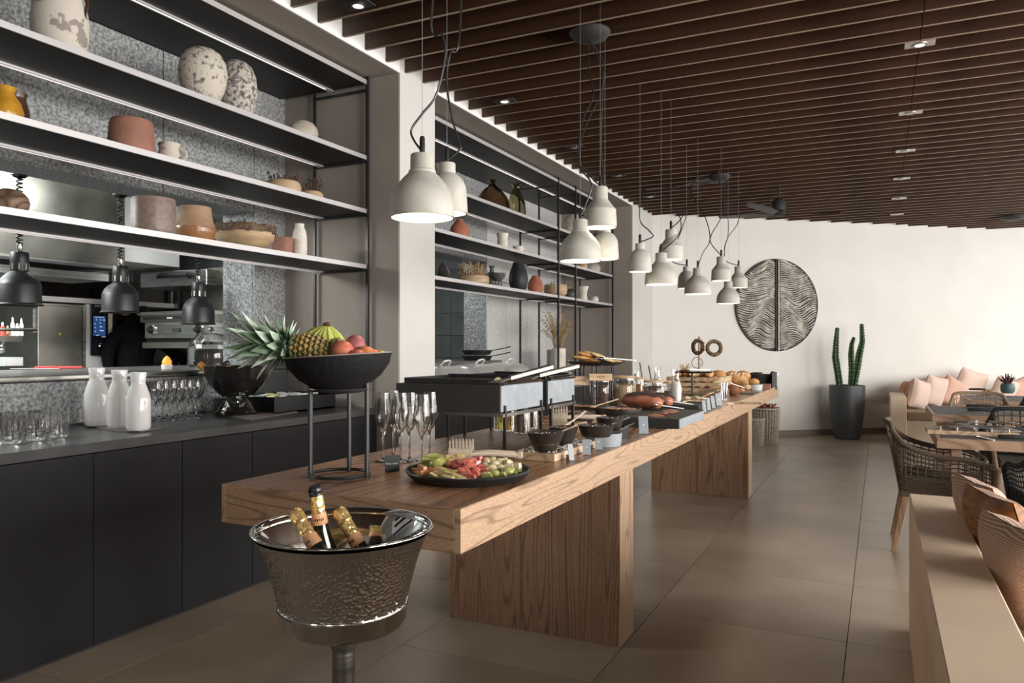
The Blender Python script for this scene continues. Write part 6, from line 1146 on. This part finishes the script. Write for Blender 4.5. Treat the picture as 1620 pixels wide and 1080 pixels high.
# ---------------------------------------------------------------- woven armchairs
def armchair(name, label, pos, rz, mat, legm):
    t = thing('armchair', label, 'chair', pos, rz)       # faces local +Y
    W, D, HA, HB, HS = .29, .27, .63, .83, .42
    fr = [(-W, D, HA-.05), (-W-.005, D-.12, HA), (-W, -.02, HA+.01), (-W+.01, -.20, HA+.06), (-W+.04, -D-.02, HB-.06), (-W+.08, -D-.05, HB), (0, -D-.08, HB+.008), (W-.08, -D-.05, HB), (W-.04, -D-.02, HB-.06), (W-.01, -.20, HA+.06), (W, -.02, HA+.01), (W+.005, D-.12, HA), (W, D, HA-.05)]
    def sm(pts, n=4):
        pts = [Vector(p) for p in pts]; o = []
        for i in range(len(pts)-1):
            p0 = pts[max(i-1, 0)]; p1 = pts[i]; p2 = pts[i+1]; p3 = pts[min(i+2, len(pts)-1)]
            for k in range(n): u = k/n; o.append(.5*((2*p1)+(-p0+p2)*u+(2*p0-5*p1+4*p2-p3)*u*u+(-p0+3*p1-3*p2+p3)*u**3))
        return o+[pts[-1]]
    top = sm(fr); n = len(top)
    base = []
    for i in range(n):
        u = i/(n-1); a = top[i]; s_ = (1 if a.x > 0 else -1); bx = max(-W+.035, min(W-.035, a.x*.9)); by = max(-D+.01, min(D-.02, a.y)); base.append(Vector((bx, by, HS-.03)))
    part(t, 'frame_rail', M().tube([Vector((-W+.03, D-.01, HS-.04))]+top+[Vector((W-.03, D-.01, HS-.04))], .0165, 8, star=8, samp=.04), mat)
    def sf(i, v): return top[i]*(1-v)+base[i]*v
    b = M(); 
    for i in range(0, n): b.tube([sf(i, .01)+Vector((0, 0, .004*math.sin(i*PI))), sf(i, .35), sf(i, .7), sf(i, 1)], .0042, 4)
    for v in (.01, .13, .25, .37, .49, .60, .67, .73, .79, .85, .91, .97): b.tube([sf(i, v)+Vector((0, 0, .002*(-1)**i)) for i in range(n)], .0048 if v < .62 else .009, 4)
    part(t, 'woven_shell', b, mat, stuff=True)
    part(t, 'seat_frame', M().bx(-W+.03, W-.03, -D+.01, D-.01, HS-.055, HS-.015), mat, 0, bevel=.006); part(t, 'seat', M().bx(-W+.05, W-.05, -D+.03, D-.03, HS-.014, HS+.03), P('chair_seat_pad', (.13, .11, .095), .9) if 'chair_seat_pad' not in bpy.data.materials else bpy.data.materials['chair_seat_pad'], 0, bevel=.015)
    for sx in (-1, 1):
        for sy, sp in ((-1, -.07), (1, .02)):
            a = Vector((sx*(W-.04), sy*(D-.04), HS-.05)); e = Vector((sx*(W-.035), sy*(D-.04)+sp, 0)); part(t, 'leg', M().add([(a.x-.021, a.y-.021, a.z), (a.x+.021, a.y-.021, a.z), (a.x+.021, a.y+.021, a.z), (a.x-.021, a.y+.021, a.z), (e.x-.014, e.y-.014, 0), (e.x+.014, e.y-.014, 0), (e.x+.014, e.y+.014, 0), (e.x-.014, e.y+.014, 0)], [(0, 1, 2, 3), (7, 6, 5, 4), (0, 4, 5, 1), (1, 5, 6, 2), (2, 6, 7, 3), (3, 7, 4, 0)]), legm, 0, bevel=.003)
    return t
m['rope'] = P('brown_rope', (.115, .082, .056), .8, nz=.5, nscale=120); m['roped'] = P('dark_green_rope', (.022, .028, .026), .75, nz=.4, nscale=120); m['ropet'] = P('tan_rope', (.30, .22, .145), .8, nz=.4, nscale=120); m['legw'] = wood('chair_leg_wood', (.36, .22, .13), (.22, .13, .08), (6, 6, 1), .5, 10)
armchair('armchair', 'brown woven armchair at the left end of the nearest table', (.385, 5.87, 0), -PI/2, m['rope'], m['legw'])
armchair('armchair', 'dark green woven armchair with its back to the camera, right edge', (1.02, 5.42, 0), .08, m['roped'], m['legw'])
armchair('armchair', 'tan woven armchair on the far side of the nearest table', (1.10, 7.25, 0), PI-.05, m['ropet'], m['legw'])
armchair('armchair', 'dark woven armchair with its back to the camera at the second table', (1.10, 7.78, 0), .0, m['roped'], m['legw'])
armchair('armchair', 'tan woven armchair behind the second table', (.98, 9.45, 0), PI, m['ropet'], m['legw'])
armchair('armchair', 'dark woven armchair before the farthest table', (1.62, 9.86, 0), .0, m['roped'], m['legw'])
# things on the dining tables
ZT = .7425
def napkin_roll(label, px, py, L_, rz):
    q = onz(px, py, ZT); t = thing('rolled_napkin', label, 'napkin', (q.x, q.y, ZT+.016), rz); part(t, 'roll', M().tube([(-L_/2, 0, 0), (-L_/2+.01, 0, 0), (0, .0, .002), (L_/2-.01, 0, 0), (L_/2, 0, 0)], [.010, .015, .017, .015, .011], 10, flat=.9), m['blackm'])
def fork(label, px, py, rz, grp=None, kind='fork', z=ZT):
    q = onz(px, py, z); t = thing(kind, label, 'cutlery', (q.x, q.y, z+.004), rz, group=grp); part(t, 'handle', M().tube([(0, 0, 0), (.08, 0, .002), (.12, 0, .001)], [.0045, .003, .0025], 6), m['chrome'])
    if kind == 'fork':
        part(t, 'head', M().box((.145, 0, .002), (.03, .02, .002)), m['chrome'], 0)
        for k in range(4): part(t, 'tine', M().box((.175, -.0085+k*.0057, .003), (.035, .0025, .002)), m['chrome'], 0)
    elif kind == 'spoon': part(t, 'head', M().ell((.15, 0, .002), (.03, .018, .004), n=12, m=6), m['chrome'])
    else: part(t, 'blade', M().box((.165, 0, .001), (.09, .016, .0016)), m['chrome'], 0)
napkin_roll('dark rolled napkin on the nearest table, front right', 1603, 695, .17, .03); napkin_roll('dark rolled napkin at the back of the nearest table', 1597, 681, .22, .05)
napkin_roll('dark rolled napkin in the middle of the second table', 1556, 651, .26, .03); napkin_roll('dark rolled napkin at the back of the second table', 1552, 644.5, .26, 0); napkin_roll('dark napkin at the back of the farthest table', 1546, 617.5, .2, 0); napkin_roll('dark napkin at the front of the farthest table', 1556, 623.5, .2, 0)
fork('fork lying at the near edge of the nearest table', 1566, 696, 1.9); fork('second fork lying next to the first on the nearest table', 1573, 697, 1.85, kind='knife')
fork('spoon shining on the second table at the right', 1590, 655, .3, kind='spoon'); fork('knife at the left of the second table napkins', 1520, 652, .3, kind='knife'); fork('fork at the left rear of the second table', 1522, 646, .2); fork('fork lying on the farthest table', 1545, 626, .1)
q = onz(1502, 684, ZT); t = thing('cutlery_tray', 'wooden tray heaped with cutlery and napkins on the nearest table', 'tray', (.62, 6.17, ZT+.0005), .0)
part(t, 'tray_base', M().bx(-.32, .22, -.15, .15, 0, .03), m['board'], 0, bevel=.003); 
for k in range(5): part(t, 'peg', M().tube([(-.24+k*.10, -.14, .03), (-.24+k*.10, -.14, .055)], .008, 6), m['board'])
rn = random.Random(6)
for k in range(9): 
    kind = ('knife', 'fork', 'spoon')[k % 3]; a = rn.uniform(-.5, .5); x, y = .62+rn.uniform(-.25, .12), 6.17+rn.uniform(-.1, .1)
    tt = thing(kind, '%s lying loose in the wooden cutlery tray' % kind, 'cutlery', (x, y, ZT+.055+k*.004), a, group='loose %ss in the wooden tray' % kind)
    part(tt, 'handle', M().tube([(0, 0, 0), (.09, 0, .002), (.12, 0, .001)], [.005, .004, .003], 6), m['chrome']); part(tt, 'head', M().ell((.15, 0, .002), (.032, .012 if kind != 'spoon' else .019, .003), n=10, m=5), m['chrome'])
for k, (x, y, lb, mt) in enumerate(((.50, 6.10, 'grey folded napkin at the left of the cutlery tray', 'linen'), (.62, 6.22, 'blue grey napkin in the middle of the cutlery tray', 'slatep'), (.74, 6.12, 'brown grey napkin at the right of the cutlery tray', 'linen'))):
    single('folded_napkin', M().grid(lambda u, v: ((u-.5)*.22, (v-.5)*.12, .012+.018*math.sin(PI*u)*math.sin(PI*v)+.004*math.sin(9*u+k)), 10, 6).bx(-.11, .11, -.06, .06, 0, .011), m[mt], lb, 'napkin', (x, y, ZT+.032), (0, 0, .3*(k-1)), sm=1)
single('silver_dish', M().lathe([(0, 0), (.03, 0), (.05, .03), (.046, .03), (.028, .003), (0, .003)], 20), m['chrome'], 'small crumpled silver dish right of the cutlery tray', 'dish', (.98, 6.35, ZT+.0005))
q = onz(1594, 622, ZT); t = thing('plant_pot', 'small round teal pot with a succulent on the farthest table', 'plant pot', (q.x, q.y, ZT+.0005)); part(t, 'pot', M().lathe([(0, 0), (.06, 0), (.08, .03), (.084, .09), (.07, .13), (.062, .13), (.06, .11), (0, .11)], 30), P('teal_pot', (.05, .10, .11), .45))
for k in range(22):
    a = k*2.4; r_ = .03+.05*(k % 5)/5; part(t, 'leaf', M().tube([(.01*math.cos(a), .01*math.sin(a), .11), (r_*math.cos(a), r_*math.sin(a), .16+.02*(k % 3)), (r_*1.5*math.cos(a), r_*1.5*math.sin(a), .18+.025*(k % 4))], [.004, .010, .003], 6), P('succulent', (.11, .045, .06), .6, nz=.4) if 'succulent' not in bpy.data.materials else bpy.data.materials['succulent'])
# ---------------------------------------------------------------- champagne cooler in the foreground
bc = ond(543.5, 832, 1.80); RB = 142*1.80/FP; zr = bc.z
t = thing('champagne_cooler', 'hammered steel champagne cooler on a pole stand in the foreground', 'ice bucket', (bc.x, bc.y, 0))
m['hamm'] = P('hammered_steel', (.80, .78, .74), .17, 1)
nt = m['hamm'].node_tree; vb = nt.nodes.new('ShaderNodeTexVoronoi'); vb.inputs['Scale'].default_value = 120; tcn = nt.nodes.new('ShaderNodeTexCoord'); nt.links.new(tcn.outputs['Object'], vb.inputs['Vector']); bpn = nt.nodes.new('ShaderNodeBump'); bpn.inputs['Strength'].default_value = .45; bpn.inputs['Distance'].default_value = .006
nt.links.new(vb.outputs['Distance'], bpn.inputs['Height']); nt.links.new(bpn.outputs[0], nt.nodes['Principled BSDF'].inputs['Normal'])
zb_ = zr-.192; body = [(.145, zb_), (.150, zb_+.02), (.162, zb_+.07), (.176, zb_+.12), (.192, zb_+.16), (.203, zb_+.18)]
part(t, 'bowl', M().lathe(body, 96), m['hamm'], 1.5); part(t, 'inside', M().lathe([(0, zb_+.005), (.138, zb_+.006), (.158, zb_+.07), (.172, zb_+.12), (.188, zb_+.16), (.200, zb_+.18)], 96), m['chrome'], 1.5)
part(t, 'rim', M().lathe([(.199, zr-.013), (RB-.008, zr-.005), (RB-.001, zr-.003), (RB, zr), (RB-.003, zr+.002), (RB-.014, zr-.001), (.196, zr-.014)], 96), m['chrome'], 1.5)
part(t, 'cradle_ring', M().lathe([(.142, zb_+.012), (.150, zb_+.014), (.152, zb_+.010), (.149, zb_+.004), (.146, zb_-.025), (.138, zb_-.037), (.10, zb_-.044), (.04, zb_-.050), (0, zb_-.05)], 72), m['chrome'], 1.0)
part(t, 'pole', M().lathe([(0, zb_-.048), (.044, zb_-.05), (.036, zb_-.075), (.0265, zb_-.10), (.0275, zb_-.104), (.0265, zb_-.11), (.0265, .03), (.05, .022), (.11, .014), (.13, .006), (.13, 0), (0, 0)][::-1], 48), m['steel'], .8)
def inb(px, py, t_): return ond(px, py, t_)
bottle('open sparkling bottle upright in the cooler, black mouth', ond(522, 930, 1.86), ond(497.5, 768, 1.84), True, 'foil2', PI+.5); bottle('gold foiled sparkling bottle leaning left in the cooler', ond(522, 900, 1.80), ond(466, 810, 1.83), False, 'foil2', PI+.5, .22); bottle('gold foiled sparkling bottle at the right of the cooler', ond(590, 900, 1.84), ond(536, 808, 1.86), False, 'foil2', PI+.5, .22)
m['ice'] = P('ice', (.8, .85, .85), .1, trans=.7)
ri = random.Random(12)
for k in range(46):
    a = ri.uniform(0, 6.28); r_ = .14*math.sqrt(ri.random()); single('ice_cube', M().box((0, 0, 0), (.026, .026, .024)), m['ice'], 'ice cube in the champagne cooler', 'ice', (bc.x+r_*math.cos(a), bc.y+r_*math.sin(a), zb_+.02+.02*(k % 3)), (ri.random()*3, ri.random()*3, 0), group='ice cubes in the cooler', sm=0)
